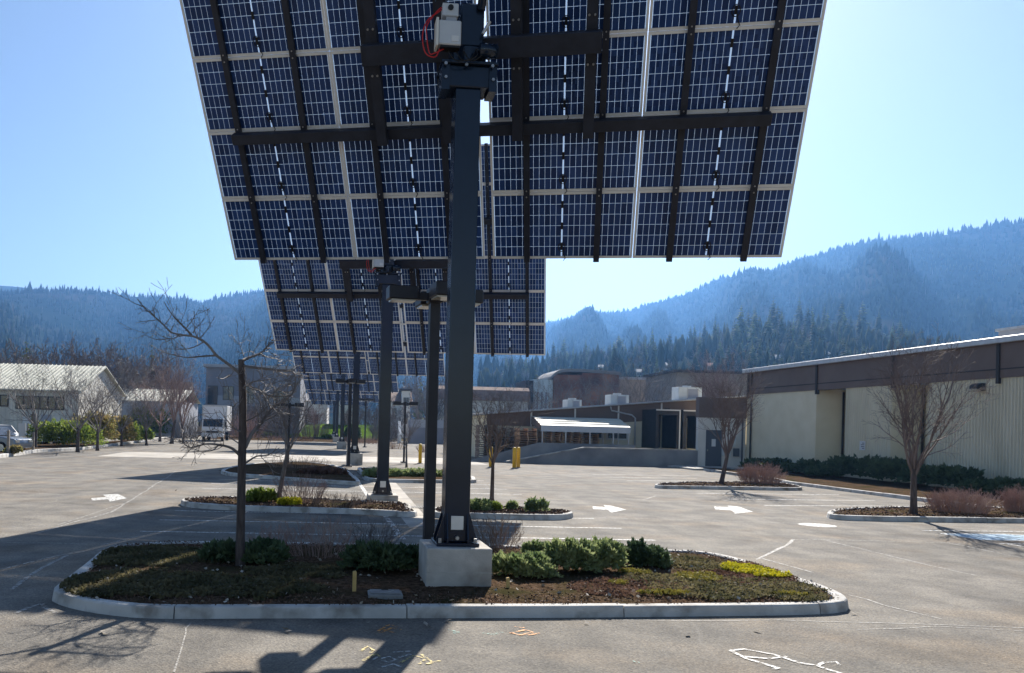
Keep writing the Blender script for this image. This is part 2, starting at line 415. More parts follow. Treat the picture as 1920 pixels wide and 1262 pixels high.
MAT['blue_corr'] = ribbed_mat('pale_blue_corrugated', (0.55, 0.66, 0.7), (0.66, 0.76, 0.78), 0, 0.9, 0.12, 0.5, 0.4)
MAT['tile_brown'] = mat('brown_roof_shingle', (0.20, 0.13, 0.10), (0.29, 0.19, 0.145), scale=2, rough=0.9, bump=0.5, bscale=8)
MAT['shingle_dark'] = mat('dark_roof_shingle', (0.05, 0.045, 0.045), (0.08, 0.07, 0.068), scale=2, rough=0.9)
MAT['house_white'] = mat('white_house_siding', (0.68, 0.68, 0.66), rough=0.7)
MAT['house_tan'] = mat('tan_house_siding', (0.33, 0.28, 0.23), rough=0.8)
MAT['house_red'] = mat('red_house_roof', (0.3, 0.11, 0.09), rough=0.8)
MAT['snow_roof'] = mat('pale_metal_house_roof', (0.25, 0.25, 0.26), rough=0.7, spec=0.1)
MAT['conifer'] = mat('fir_needles', (0.035, 0.065, 0.024), (0.125, 0.155, 0.068), scale=0.3, rough=0.8, spec=0.12, random_tint=0.55, transl=0.3)
MAT['forest'] = mat('forest_needles', (0.010, 0.022, 0.012), (0.065, 0.075, 0.042), scale=0.008, rough=0.9, spec=0.0)
MAT['forest_floor'] = mat('wooded_slope', (0.012, 0.02, 0.012), (0.03, 0.034, 0.022), scale=0.012, rough=0.95, spec=0.0, detail=8, c3=(0.05, 0.04, 0.032), s3=0.006)
MAT['snag'] = mat('pale_bare_trunks', (0.10, 0.09, 0.085), (0.16, 0.14, 0.135), scale=0.02, rough=0.9, spec=0.0)
MAT['wood_post'] = mat('weathered_post', (0.2, 0.17, 0.14), (0.3, 0.26, 0.21), scale=8, rough=0.9)
MAT['sign_white'] = mat('sign_face', (0.7, 0.7, 0.69), rough=0.5)
MAT['plate'] = mat('licence_plate', (0.6, 0.6, 0.6), rough=0.5)
MAT['door_grey'] = mat('slate_door', (0.09, 0.10, 0.12), rough=0.6)
# ================================================================== THE SETTING
rng = random.Random(7)
nrng = np.random.default_rng(11)

def grid_sheet(x0, x1, y0, y1, nx, ny, zf):
    vs = []; fs = []
    for j in range(ny + 1):
        for i in range(nx + 1):
            x = x0 + (x1 - x0) * i / nx; y = y0 + (y1 - y0) * j / ny
            vs.append((x, y, zf(x, y)))
    for j in range(ny):
        for i in range(nx):
            a = j * (nx + 1) + i
            fs.append((a, a + 1, a + nx + 2, a + nx + 1))
    return vs, fs

mb = MB(); mb.add([(-2600, -120, -0.03), (2600, -120, -0.03), (2600, 2700, -0.03), (-2600, 2700, -0.03)], [(0, 1, 2, 3)])
tag(mb.obj('ground', MAT['earth']), kind='structure')

lot = MB()
lot_poly = [RD(-60, -14), RD(27, -14), RD(27, 70), RD(10, 112), RD(-17, 112), RD(-17, 60), RD(-19, 46), RD(-60, 42)]
lot.add(lot_poly, [tuple(range(len(lot_poly)))])
parking_lot = tag(lot.obj('parking_lot', MAT['asphalt']), kind='structure')

mb = MB(); mb.add([RD(-12, 46.5, 0.006), RD(9.4, 46.5, 0.006), RD(9.4, 55, 0.006), RD(-12, 53.5, 0.006)], [(0, 1, 2, 3)])
tag(mb.obj('driveway', MAT['apron']), kind='structure')
# concrete valley gutter that crosses between the kerbed islands
mb = MB()
ga = [g(758, 944), g(815, 950), g(800, 966), g(760, 972)]
mb.add([g(768, 990, .005), g(812, 984, .005), g(742, 905, .005), g(700, 906, .005)], [(0, 1, 2, 3)])
gutter = tag(mb.obj('gutter', MAT['apron']), kind='structure')
# drain grate set in the gutter
gr = thing('drain_grate', g(781, 951, 0.006), ROW, 'small slotted iron drain grate set in the concrete gutter', 'drain')
mb = MB(); mb.span(-0.34, 0.34, -0.24, -0.2, 0, .012).span(-0.34, 0.34, 0.2, 0.24, 0, .012).span(-0.34, -0.3, -0.2, 0.2, 0, .012).span(0.3, 0.34, -0.2, 0.2, 0, .012)
mb.obj('frame', MAT['dark_metal'], gr)
for k in range(9):
    mb = MB(); mb.span(-0.29 + k * .066, -0.29 + k * .066 + .03, -0.2, 0.2, 0, .01); mb.obj('bar', MAT['dark_metal'], gr)

# ---- kerbed planting islands
def catmull(pts, n=8, closed=True):
    out = []; m = len(pts)
    for i in range(m if closed else m - 1):
        p0, p1, p2, p3 = (pts[(i - 1) % m], pts[i], pts[(i + 1) % m], pts[(i + 2) % m]) if closed else (pts[max(i - 1, 0)], pts[i], pts[i + 1], pts[min(i + 2, m - 1)])
        for k in range(n):
            t = k / n
            out.append(0.5 * ((2 * p1) + (p2 - p0) * t + (2 * p0 - 5 * p1 + 4 * p2 - p3) * t * t + (3 * p1 - p0 - 3 * p2 + p3) * t ** 3))
    if not closed: out.append(pts[-1])
    return out
def resample(pts, step, closed=True):
    P = pts + ([pts[0]] if closed else [])
    L = [0]
    for a, b in zip(P, P[1:]): L.append(L[-1] + (b - a).length)
    n = max(4, int(L[-1] / step)); out = []; j = 0
    for k in range(n + (0 if closed else 1)):
        s = L[-1] * k / n
        while j < len(L) - 2 and L[j + 1] < s: j += 1
        t = (s - L[j]) / max(1e-9, L[j + 1] - L[j])
        out.append(P[j].lerp(P[j + 1], t))
    return out
def area2(p): return sum(p[i].x * p[(i + 1) % len(p)].y - p[(i + 1) % len(p)].x * p[i].y for i in range(len(p)))
def inside(poly, x, y):
    c = False; n = len(poly); j = n - 1
    for i in range(n):
        a, b = poly[i], poly[j]
        if (a.y > y) != (b.y > y) and x < (b.x - a.x) * (y - a.y) / (b.y - a.y) + a.x: c = not c
        j = i
    return c
KW, KH = 0.17, 0.125
def kerb_segments(parent, path, closed, seg_len, w=KW, h=KH):
    """path: world points (z ignored), inward side is to the left of the direction of travel"""
    n = len(path); cum = [0]
    idx = list(range(n)) + ([0] if closed else [])
    for a, b in zip(idx, idx[1:]): cum.append(cum[-1] + (path[b] - path[a]).length)
    nor = []
    for i in range(n):
        a = path[(i - 1) % n] if closed or i > 0 else path[i]; b = path[(i + 1) % n] if closed or i < n - 1 else path[i]
        t = (b - a); t.z = 0; t.normalize(); nor.append(Vector((-t.y, t.x, 0)))
    prof = [(0.0, -0.02), (0.0, h * 0.78), (0.012, h * 0.94), (0.03, h), (w - 0.02, h), (w, h - 0.015), (w, -0.02)]
    prof = [(0.0, -0.02), (0.022, h * 0.86), (0.034, h * 0.97), (0.05, h), (w - 0.02, h), (w, h - 0.015), (w, -0.02)]
    nseg = max(1, round(cum[-1] / seg_len)); gap = 0.012
    def samp(s):
        s = min(max(s, 0), cum[-1] - 1e-6) if not closed else s % cum[-1]
        j = 0
        while j < len(cum) - 2 and cum[j + 1] < s: j += 1
        t = (s - cum[j]) / max(1e-9, cum[j + 1] - cum[j]); a, b = idx[j], idx[j + 1]
        return path[a].lerp(path[b], t), nor[a].lerp(nor[b], t).normalized()
    for k in range(nseg):
        s0 = cum[-1] * k / nseg + gap / 2; s1 = cum[-1] * (k + 1) / nseg - gap / 2
        m = max(2, int((s1 - s0) / 0.22) + 1); m2 = MB(); vs = []
        for q in range(m):
            p, nn = samp(s0 + (s1 - s0) * q / (m - 1))
            dz = 0.004 * math.sin(k * 2.3)
            for (a, z) in prof:
                vs.append(Vector((p.x + nn.x * a, p.y + nn.y * a, z + (dz if z > 0 else 0))))
        K = len(prof); fs = []
        for q in range(m - 1):
            for a in range(K - 1):
                fs.append((q * K + a, (q + 1) * K + a, (q + 1) * K + a + 1, q * K + a + 1))
        fs.append(tuple(range(K))); fs.append(tuple((m - 1) * K + a for a in range(K))[::-1])
        org = vs[0].copy(); org.z = 0
        inv = parent.matrix_basis.inverted()
        m2.add([inv @ v for v in vs], fs)
        m2.obj('kerb_stone', MAT['kerb'], parent)
def zn(x, y, s=1.0):
    return (math.sin(x * 2.1 * s + 1.3) * math.cos(y * 1.7 * s - .4) + 0.6 * math.sin(x * 5.3 * s - y * 4.1 * s) + 0.4 * math.sin(y * 9.7 * s + x * 3.0)) / 2
def island(pix, label_name, step=0.14, seg_len=2.4, base=0.085, mound=0.05, smooth=True, soil=True):
    pts = [g(x, y, KH) for x, y in pix]
    for p in pts: p.z = 0
    if area2(pts) < 0: pts.reverse()
    path = resample(catmull(pts, 8) if smooth else pts, 0.12)
    c = sum(path, Vector()) / len(path)
    root = thing(label_name, c, 0, kind='structure')
    bpy.context.view_layer.update()
    kerb_segments(root, path, True, seg_len)
    # planting bed surface
    n = len(path); inner = []
    for i in range(n):
        t = path[(i + 1) % n] - path[i - 1]; t.normalize()
        inner.append(path[i] + Vector((-t.y, t.x, 0)) * (KW * 0.55))
    x0 = min(p.x for p in inner); x1 = max(p.x for p in inner); y0 = min(p.y for p in inner); y1 = max(p.y for p in inner)
    nx = max(3, int((x1 - x0) / step)); ny = max(3, int((y1 - y0) / step))
    ok = {}; mb = MB(); vid = {}
    def vert(i, j):
        if (i, j) not in vid:
            x = x0 + (x1 - x0) * i / nx; y = y0 + (y1 - y0) * j / ny
            dmin = min((x - p.x) ** 2 + (y - p.y) ** 2 for p in inner[::3]) ** 0.5
            z = base + min(1, dmin / 0.6) * (mound + 0.025 * zn(x, y)) + 0.012 * zn(x, y, 4)
            vid[(i, j)] = len(mb.v); mb.v.append((x - c.x, y - c.y, z))
        return vid[(i, j)]
    for j in range(ny):
        for i in range(nx):
            xm = x0 + (x1 - x0) * (i + .5) / nx; ym = y0 + (y1 - y0) * (j + .5) / ny
            if inside(inner, xm, ym):
                mb.f.append((vert(i, j), vert(i + 1, j), vert(i + 1, j + 1), vert(i, j + 1))); mb.m.append(0)
    mb.obj('planting_bed', MAT['soil'], root, smooth=True)
    return root, inner, c

ISL1 = [(1459, 1134), (1260, 1136), (1060, 1137.5), (870, 1138), (680, 1138), (480, 1138), (290, 1138), (200, 1131), (140, 1121), (106, 1111), (96, 1102), (116, 1086), (154, 1058), (188, 1031), (209, 1022), (261, 1017), (303, 1014.5), (416, 1013.5), (640, 1017), (900, 1021), (1144, 1026.5), (1250, 1029), (1316, 1033), (1366, 1041), (1425, 1057), (1487, 1077), (1550, 1098), (1581, 1111.5), (1593, 1121), (1585, 1128), (1540, 1132)]
isl1, in1, c1 = island(ISL1, 'kerbed_island', step=0.11)
ISL2 = [(338, 937), (346, 933.5), (370, 931), (411, 930.5), (519, 931), (640, 936), (757, 942), (772, 951), (777, 960), (680, 955), (545, 951), (430, 947), (357, 942)]
isl2, in2, c2 = island(ISL2, 'kerbed_island', step=0.2)
ISL2B = [(815, 960), (878, 962), (1005, 965), (1054, 965), (1072, 962), (1076, 960), (1064, 957), (1033, 953), (936, 948), (878, 946.5), (818, 950)]
isl2b, in2b, c2b = island(ISL2B, 'kerbed_island', step=0.2)
ISL3 = [(415, 880), (421, 884.5), (448, 888), (559, 896), (660, 903), (676, 902), (668, 893), (640, 875), (600, 868), (551, 865), (489, 867), (440, 873)]
isl3, in3, c3_ = island(ISL3, 'kerbed_island', step=0.35)
ISL3B = [(690, 896), (760, 899), (881, 900), (891, 896), (880, 891), (800, 882), (720, 878), (672, 876), (678, 886)]
isl3b, in3b, c3b = island(ISL3B, 'kerbed_island', step=0.35)
ISLR1 = [(1229, 907), (1238, 910), (1319, 911.5), (1420, 913), (1503, 913.5), (1478, 906), (1430, 903), (1348, 903), (1255, 904)]
islr1, inr1, cr1 = island(ISLR1, 'kerbed_island', step=0.3)
ISLR2 = [(1550, 959), (1565, 965), (1640, 968), (1760, 970), (1920, 972), (2060, 974), (2060, 952), (1900, 949), (1700, 949), (1640, 950), (1575, 953)]
islr2, inr2, cr2 = island(ISLR2, 'kerbed_island', step=0.25)
# planting strip at the foot of the long building, with its own straight kerb
strip = thing('planting_strip', RD(20, 36), 0, kind='structure')
bpy.context.view_layer.update()
path = resample([RD(20.05, 10), RD(20.05, 34.8), RD(20.6, 36.5), RD(21.5, 47)][::-1], 0.5, closed=False)
kerb_segments(strip, path, False, 3.0)
mb = MB(); inv = strip.matrix_basis.inverted()
vs, fs = grid_sheet(20.15, 26.3, 10, 47, 16, 70, lambda e, d: 0)
mb.add([inv @ (RD(max(x, 20.15 + (max(0, y - 34) * .11)), y, 0.11 + 0.03 * zn(x, y) + .02 * zn(x, y, 3))) for x, y, z in vs], fs)
mb.obj('planting_bed', MAT['soil'], strip, smooth=True)
# walkway slab in front of the side door
mb = MB(); mb.span(20.9, 24.6, 45.6, 49.4, 0, 0.10, Matrix.Rotation(ROW, 4, 'Z')); tag(mb.obj('walkway', MAT['concrete'], bevel=0.01), kind='structure')
# shrub bed kerb on the far left
lk = [g(-60, 868), g(30, 855), g(75, 848), g(115, 846), (g(160, 843)), g(215, 836), g(276, 828)]
for p in lk: p.z = 0
lroot = thing('shrub_bed', g(150, 840), 0, kind='structure'); bpy.context.view_layer.update()
lp_ = resample(catmull(lk, 6, False), 0.4, False)
kerb_segments(lroot, lp_[::-1][::-1], False, 3.2, w=0.3, h=0.17)
mb = MB(); inv = lroot.matrix_basis.inverted(); n = len(lp_)
vs = [inv @ Vector((p.x - 0.05, p.y + 0.12, 0.12)) for p in lp_] + [inv @ Vector((p.x - 9, p.y + 9, 0.25)) for p in lp_]
mb.add(vs, [(i, i + 1, n + i + 1, n + i) for i in range(n - 1)]); mb.obj('planting_bed', MAT['soil'], lroot)
l2 = [g(276, 826), g(330, 820), g(372, 816), g(420, 812)]
for p in l2: p.z = 0
lroot2 = thing('shrub_bed', g(320, 821), 0, kind='structure'); bpy.context.view_layer.update()
lp2_ = resample(l2, 0.8, False); kerb_segments(lroot2, lp2_, False, 4.0, w=0.3, h=0.16)
mb = MB(); inv = lroot2.matrix_basis.inverted(); n = len(lp2_)
vs = [inv @ Vector((p.x - 0.05, p.y + 0.15, 0.12)) for p in lp2_] + [inv @ Vector((p.x - 6, p.y + 10, 0.2)) for p in lp2_]
mb.add(vs, [(i, i + 1, n + i + 1, n + i) for i in range(n - 1)]); mb.obj('planting_bed', MAT['soil'], lroot2)

# lawn berms
def berm(pix_front, depth, rise, name='lawn'):
    a = [g(x, y) for x, y in pix_front]; vs = []; fs = []; K = 8
    for k in range(K + 1):
        t = k / K
        for p in a:
            vs.append(Vector((p.x * (1 + depth * t / p.y), p.y + depth * t, rise * (t * t * (3 - 2 * t)))))
    n = len(a)
    for k in range(K):
        for i in range(n - 1):
            fs.append((k * n + i, k * n + i + 1, (k + 1) * n + i + 1, (k + 1) * n + i))
    mb = MB(); mb.add(vs, fs)
    return tag(mb.obj(name, MAT['lawn'], smooth=True), kind='structure')
berm([(440, 817), (500, 818), (560, 819), (620, 821), (680, 823), (712, 824)], 26, 2.0)
berm([(872, 833), (900, 834), (925, 835), (960, 836)], 18, 1.3)
mb = MB()
mb.add([g(380, 823, .02), g(720, 831, .02), g(715, 822.5, .3), g(420, 815.5, .3)], [(0, 1, 2, 3)]); tag(mb.obj('verge', MAT['soil']), kind='structure')

# ---- painted markings and filled cracks on the lot (children of the lot)
def strip_mark(a, b, w, name, m, z=0.005, parent=parking_lot):
    a = Vector((a.x, a.y, z)); b = Vector((b.x, b.y, z)); t = (b - a).normalized(); n = Vector((-t.y, t.x, 0)) * w / 2
    mb = MB(); mb.add([a - n, b - n, b + n, a + n], [(0, 1, 2, 3)]); return mb.obj(name, m, parent)
def poly_mark(pts, name, m, z=0.006):
    mb = MB(); q = [Vector((p.x, p.y, z)) for p in pts]; mb.add(q, [tuple(range(len(q)))]); return mb.obj(name, m, parking_lot)
def stroke(pix, w, name, m, z=0.007, jag=0.0):
    pts = [g(x, y) for x, y in pix]
    if jag:
        q = []
        for a, b in zip(pts, pts[1:]):
            k = max(2, int((b - a).length / 0.5))
            for i in range(k):
                p = a.lerp(b, i / k); q.append(p + Vector((rng.uniform(-jag, jag), rng.uniform(-jag, jag), 0)))
        pts = q + [pts[-1]]
    vs = []; fs = []
    for i, p in enumerate(pts):
        t = pts[min(i + 1, len(pts) - 1)] - pts[max(0, i - 1)]; t.z = 0; t.normalize(); n = Vector((-t.y, t.x, 0)) * (w / 2 * rng.uniform(.75, 1.2))
        vs += [Vector((p.x - n.x, p.y - n.y, z)), Vector((p.x + n.x, p.y + n.y, z))]
    for i in range(len(pts) - 1): fs.append((2 * i, 2 * i + 2, 2 * i + 3, 2 * i + 1))
    mb = MB(); mb.add(vs, fs); return mb.obj(name, m, parking_lot)
for d in (15.9, 17.75, 19.6):
    strip_mark(RD(-3.3, d + .1), RD(6.5, d - .1), 0.09, 'stall_line', MAT['white_paint'])
for d in (26.3, 28.4, 30.5, 32.6, 34.6):
    strip_mark(RD(-3.6, d), RD(6.4, d), 0.1, 'stall_line', MAT['white_paint'])
for (a, b) in (((1112, 889.6), (1293, 892.5)), ((1144, 895), (1307, 897)), ((1176, 901), (1342, 902.7)), ((1307, 925), (1573, 928)), ((1364, 936), (1640, 939)), ((1433, 948), (1690, 949.5))):
    strip_mark(g(*a), g(*b), 0.11, 'stall_line', MAT['white_paint'])
strip_mark(RD(1.55, 15.4), RD(1.5, 21.2), 0.12, 'stall_line', MAT['faded_paint'])
strip_mark(g(690, 930), g(664, 893), 0.12, 'stall_line', MAT['white_paint'])
for pix in ([(171, 934.5), (199, 932.3), (193, 928), (221, 926.5), (238, 934.5), (206, 941), (203, 936.5), (173, 939)],
            [(1111, 950), (1136, 951), (1131, 947.5), (1146, 948.5), (1174, 956), (1146, 961.5), (1139, 956), (1112, 955)],
            [(1339, 950), (1368, 951.5), (1364, 948.5), (1384, 950), (1412, 960), (1378, 963.5), (1372, 957.5), (1341, 955.5)]):
    poly_mark([g(x, y) for x, y in pix], 'painted_arrow', MAT['white_paint'])
cc = g(1532, 985); poly_mark([Vector((cc.x + .42 * math.cos(k * .35), cc.y + .42 * math.sin(k * .35), 0)) for k in range(18)], 'painted_disc', MAT['white_paint'])
# accessible bay: white border with blue field
poly_mark([g(1765, 1001), g(1800, 1001), g(1885, 1002), g(1990, 1006), g(1990, 1016), g(1840, 1013)], 'painted_bay', MAT['blue_paint'])
for pix in ([(1765, 1001), (1840, 1013), (1990, 1015)], [(1765, 1001), (1885, 1002), (1990, 1008)], [(1730, 995), (1990, 998)], [(1876, 1020), (1990, 1022)], [(1890, 1021), (1990, 1036)]):
    stroke(pix, 0.11, 'bay_line', MAT['white_paint'])
# filled cracks and faint joints
for pix, w in (([(1420, 1050), (1450, 1035), (1487, 1012)], .09), ([(1487, 1012), (1545, 1012), (1700, 1016), (1775, 1018), (1990, 1060)], .05), ([(1545, 1012), (1640, 1036), (1828, 1079)], .06),
               ([(1085, 970), (1300, 975), (1506, 982), (1570, 990), (1680, 1001)], .05), ([(1590, 1115), (1660, 1135), (1765, 1161)], .045), ([(1430, 1047), (1525, 1074)], .06), ([(920, 1163), (1200, 1164), (1460, 1163), (1920, 1178)], .035),
               ([(0, 1018), (90, 1018), (190, 1022), (320, 992), (420, 975)], .05), ([(0, 1068), (90, 1046), (160, 1034)], .05), ([(20, 1105), (80, 1066), (130, 1040)], .08), ([(60, 1002), (210, 960), (330, 884)], .07),
               ([(0, 988), (110, 985), (240, 942)], .05), ([(320, 1262), (352, 1185), (357, 1170)], .022), ([(100, 1150), (80, 1132), (30, 1150)], .08), ([(1118, 930), (1205, 937), (1230, 930)], .06),
               ([(1000, 910), (1100, 913)], .05), ([(0, 922), (120, 928), (300, 930)], .05), ([(100, 896), (330, 902), (500, 925)], .06), ([(1600, 1180), (1760, 1176), (1920, 1184)], .03)):
    stroke(pix, w * .75, 'filled_crack', MAT['seal'], 0.004, jag=0.035)
# spray-painted utility marks
stroke([(1370, 1221), (1395, 1218), (1450, 1228), (1500, 1244), (1532, 1249), (1548, 1255), (1590, 1268)], .05, 'spray_mark', MAT['white_paint'])
stroke([(1370, 1221), (1400, 1236), (1460, 1254), (1450, 1256)], .05, 'spray_mark', MAT['white_paint'])
stroke([(1395, 1232), (1440, 1236), (1475, 1232)], .04, 'spray_mark', MAT['white_paint'])
stroke([(1532, 1249), (1545, 1243), (1568, 1242), (1574, 1248)], .035, 'spray_mark', MAT['white_paint'])
for pix in ([(706, 1186), (730, 1172), (744, 1176)], [(712, 1188), (735, 1178), (752, 1182)], [(716, 1180), (740, 1188)]): stroke(pix, .035, 'spray_mark', MAT['orange_chalk'])
for pix in ([(955, 1188), (985, 1182), (1000, 1186), (975, 1192), (958, 1187)], [(990, 1192), (1012, 1188)], [(965, 1176), (985, 1178)]): stroke(pix, .035, 'spray_mark', MAT['orange_chalk'])
for pix in ([(676, 1222), (690, 1213), (700, 1220), (694, 1226)], [(680, 1240), (706, 1226), (712, 1232)], [(750, 1244), (775, 1230), (800, 1236), (786, 1246)], [(800, 1246), (826, 1240)], [(790, 1228), (812, 1244)]): stroke(pix, .03, 'spray_mark', MAT['yellow_chalk'])
for pix in ([(715, 1236), (730, 1232), (742, 1238), (728, 1243), (716, 1239)], [(748, 1234), (770, 1228)], [(736, 1224), (772, 1222)], [(716, 1252), (738, 1246), (752, 1252)], [(700, 1238), (708, 1233)]): stroke(pix, .025, 'spray_mark', MAT['white_chalk'])
for pix in ([(840, 1182), (858, 1186), (850, 1190)], [(905, 1188), (925, 1190), (940, 1186)], [(1190, 1240), (1196, 1244)]): stroke(pix, .05, 'spray_mark', MAT['teal_chalk'])

# ---- terrain: wooded mountains, near hillside
def ridge_terrain(name, prof, foot, nu, nv, rough, matl, back=160, seed=1, bulge=0.9):
    """prof: list of (px, py, Y) ridge points; foot(u)->distance in front of the ridge where the slope starts"""
    P = [at(x, y, Y) for x, y, Y in prof]
    P = resample(P, 1e9, False) if False else P
    L = [0]
    for a, b in zip(P, P[1:]): L.append(L[-1] + (b - a).length)
    r0 = random.Random(seed); ph = [r0.uniform(0, 6) for _ in range(10)]
    V = np.zeros((nv + 4, nu + 1, 3))
    for i in range(nu + 1):
        s = L[-1] * i / nu; j = 0
        while j < len(L) - 2 and L[j + 1] < s: j += 1
        p = P[j].lerp(P[j + 1], (s - L[j]) / (L[j + 1] - L[j]))
        r_ = Vector((p.x, p.y, 0)); dist = r_.length; out = r_.normalized()
        ft = foot(i / nu)
        for k in range(nv + 4):
            t = k / nv
            if t <= 1:
                q = out * (ft + (dist - ft) * t)
                z = p.z * (t ** bulge) if True else 0
                gul = math.sin(s / 95 + ph[0] + 1.6 * t) + .7 * math.sin(s / 41 + ph[1] - 2.2 * t) + .4 * math.sin(s / 19 + ph[2] + 5 * t) + .3 * math.sin(t * 17 + s / 60 + ph[3])
                z += rough * p.z * gul * t * (1 - t)
            else:
                q = out * (dist + back * (k - nv)); z = p.z - (k - nv) * p.z * 0.3
            V[k, i] = (q.x, q.y, max(z, -0.5) - 0.4)
    vs = V.reshape(-1, 3); fs = []
    n = nu + 1
    for k in range(nv + 3):
        for i in range(nu): fs.append((k * n + i, k * n + i + 1, (k + 1) * n + i + 1, (k + 1) * n + i))
    o = np_obj(name, vs, fs, matl); o.data.polygons.foreach_set('use_smooth', [True] * len(o.data.polygons))
    tag(o, kind='structure')
    return V
RIGHT = [(760, 640, 2200), (900, 628, 2150), (1020, 610, 2050), (1060, 603, 2000), (1120, 593, 1900), (1180, 584, 1800), (1240, 569, 1700), (1290, 556, 1620), (1310, 543, 1590), (1350, 526, 1530), (1400, 520, 1480), (1450, 514, 1440), (1500, 494, 1390), (1560, 474, 1340), (1650, 452, 1270), (1700, 445, 1240), (1760, 442, 1210), (1800, 436, 1190), (1860, 426, 1160), (1920, 417, 1140), (2100, 395, 1080), (2400, 390, 1000), (2900, 420, 900)]
LEFT = [(-1300, 520, 900), (-700, 530, 1050), (-300, 545, 1150), (0, 552, 1230), (60, 547, 1250), (100, 546, 1270), (170, 547, 1300), (240, 555, 1330), (300, 559, 1370), (340, 564, 1400), (370, 571, 1430), (385, 571, 1440), (410, 562, 1450), (450, 554, 1470), (490, 549, 1490), (560, 551, 1520), (680, 575, 1600), (800, 610, 1700), (960, 640, 1800)]
FAR = [(-400, 540, 2000), (-100, 538, 2000), (0, 535, 2000), (40, 538, 2000), (75, 544, 2000), (160, 560, 2000), (300, 585, 2000)]
VR = ridge_terrain('mountain', RIGHT, lambda u: 520 - 60 * u, 150, 46, 0.28, MAT['forest_floor'], seed=3, bulge=0.95)
VL = ridge_terrain('mountain', LEFT, lambda u: 300 + 120 * u, 130, 46, 0.3, MAT['forest_floor'], seed=8, bulge=1.25)
VF = ridge_terrain('mountain', FAR, lambda u: 1500, 30, 8, 0.1, MAT['forest_floor'], seed=5)
HILL = [(900, 690, 560), (1020, 680, 540), (1150, 668, 520), (1260, 655, 500), (1340, 640, 490), (1410, 628, 480), (1500, 622, 470), (1600, 626, 460), (1700, 636, 450), (1800, 645, 440), (1880, 660, 430), (1960, 690, 420), (2200, 720, 400)]
VH = ridge_terrain('hillside', HILL, lambda u: 210.0, 60, 20, 0.12, MAT['forest_floor'], back=40, seed=2, bulge=0.8)

def forest(name, V, n, hmin, hmax, kmin, kmax, seed, mats, label, snag=0.0, ridge_rows=None):
    """closed-canopy wood on a distant slope: thousands of small firs joined in one mass"""
    r = np.random.default_rng(seed)
    nv, nu = V.shape[0], V.shape[1]
    a = r.uniform(kmin, kmax, n); b = r.uniform(0, nu - 1.001, n)
    if ridge_rows:
        k = n // 7; a[:k] = r.uniform(ridge_rows - 0.6, ridge_rows + 0.05, k)
    k0 = np.floor(a).astype(int); i0 = np.floor(b).astype(int); fa = (a - k0)[:, None]; fb = (b - i0)[:, None]
    P = V[k0, i0] * (1 - fa) * (1 - fb) + V[np.minimum(k0 + 1, nv - 1), i0] * fa * (1 - fb) + V[k0, i0 + 1] * (1 - fa) * fb + V[np.minimum(k0 + 1, nv - 1), i0 + 1] * fa * fb
    # clearings
    cl = np.sin(P[:, 0] / 37) + np.sin(P[:, 1] / 53 + P[:, 0] / 80) + np.sin(P[:, 0] / 17 + P[:, 1] / 23)
    keep = (cl < 1.25) | (r.random(n) < .35)
    P = P[keep]; n = len(P)
    h = (hmin + (hmax - hmin) * r.random(n) ** 1.8) * np.exp(r.normal(0, .22, n)); w = h * r.uniform(.11, .24, n)
    sn = r.random(n) < snag
    w[sn] *= 0.16
    S = 5
    ang = np.arange(S) * 2 * np.pi / S
    rings = [(0.0, 0.5), (0.12, 1.0), (0.55, 0.62)]
    verts = []
    for z, q in rings:
        jig = r.uniform(.7, 1.3, (n, S))
        an = ang[None, :] + r.uniform(0, 1.2, n)[:, None]
        X = P[:, 0:1] + np.cos(an) * w[:, None] * q * jig; Y = P[:, 1:2] + np.sin(an) * w[:, None] * q * jig
        Z = np.repeat(P[:, 2:3] + z * h[:, None], S, 1) + r.uniform(-.04, .04, (n, S)) * h[:, None]
        verts.append(np.stack([X, Y, Z], 2))
    top = np.stack([P[:, 0], P[:, 1], P[:, 2] + h], 1)[:, None, :]
    Vv = np.concatenate(verts + [top], 1)                   # n,16,3
    fl = []
    for q in range(2):
        for s in range(S):
            s2 = (s + 1) % S
            fl += [(q * S + s, q * S + s2, (q + 1) * S + s2), (q * S + s, (q + 1) * S + s2, (q + 1) * S + s)]
    for s in range(S): fl.append((2 * S + s, 2 * S + (s + 1) % S, 3 * S))
    fl = np.array(fl)
    faces = (fl[None] + (np.arange(n) * (3 * S + 1))[:, None, None]).reshape(-1, 3)
    mi = np.repeat(sn.astype(int), len(fl))
    o = np_obj(name, Vv.reshape(-1, 3), faces, mats, mat_idx=mi)
    tag(o, label, 'forest', kind='stuff'); return o
forest('mountain_forest', VR, 24000, 4, 10, 6, 46, 21, [MAT['forest'], MAT['snag']], 'dense dark conifer forest covering the tall blue mountain at right', 0.05, 46)
forest('mountain_forest', VL, 26000, 4, 10, 3, 46, 22, [MAT['forest'], MAT['snag']], 'hazy conifer forest with pale bare trunks on the left ridge', 0.34, 46)

forest('hillside_wood', VH, 2200, 4, 8, 0, 19, 23, [MAT['forest'], MAT['snag']], 'low hazy undergrowth of small firs covering the nearer hillside', 0.12)
# the air: one even box of blue haze round the whole place
mb = MB(); mb.span(-2700, 2700, -150, 2800, -1.2, 345)
hz = mb.obj('haze', [])
hm = bpy.data.materials.new('haze_air'); hm.use_nodes = True
hn = hm.node_tree.nodes; hn.remove(hn['Principled BSDF'])
pv = hn.new('ShaderNodeVolumePrincipled')
pv.inputs['Color'].default_value = (0.18, 0.43, 0.92, 1)
pv.inputs['Density'].default_value = 0.00027
pv.inputs['Anisotropy'].default_value = 0.5
hm.node_tree.links.new(pv.outputs[0], hn['Material Output'].inputs['Volume'])
hz.data.materials.clear(); hz.data.materials.append(hm)
tag(hz, 'thin blue haze filling the valley air', 'haze', kind='stuff')
# ================================================================== BUILDINGS
RZ = ROW
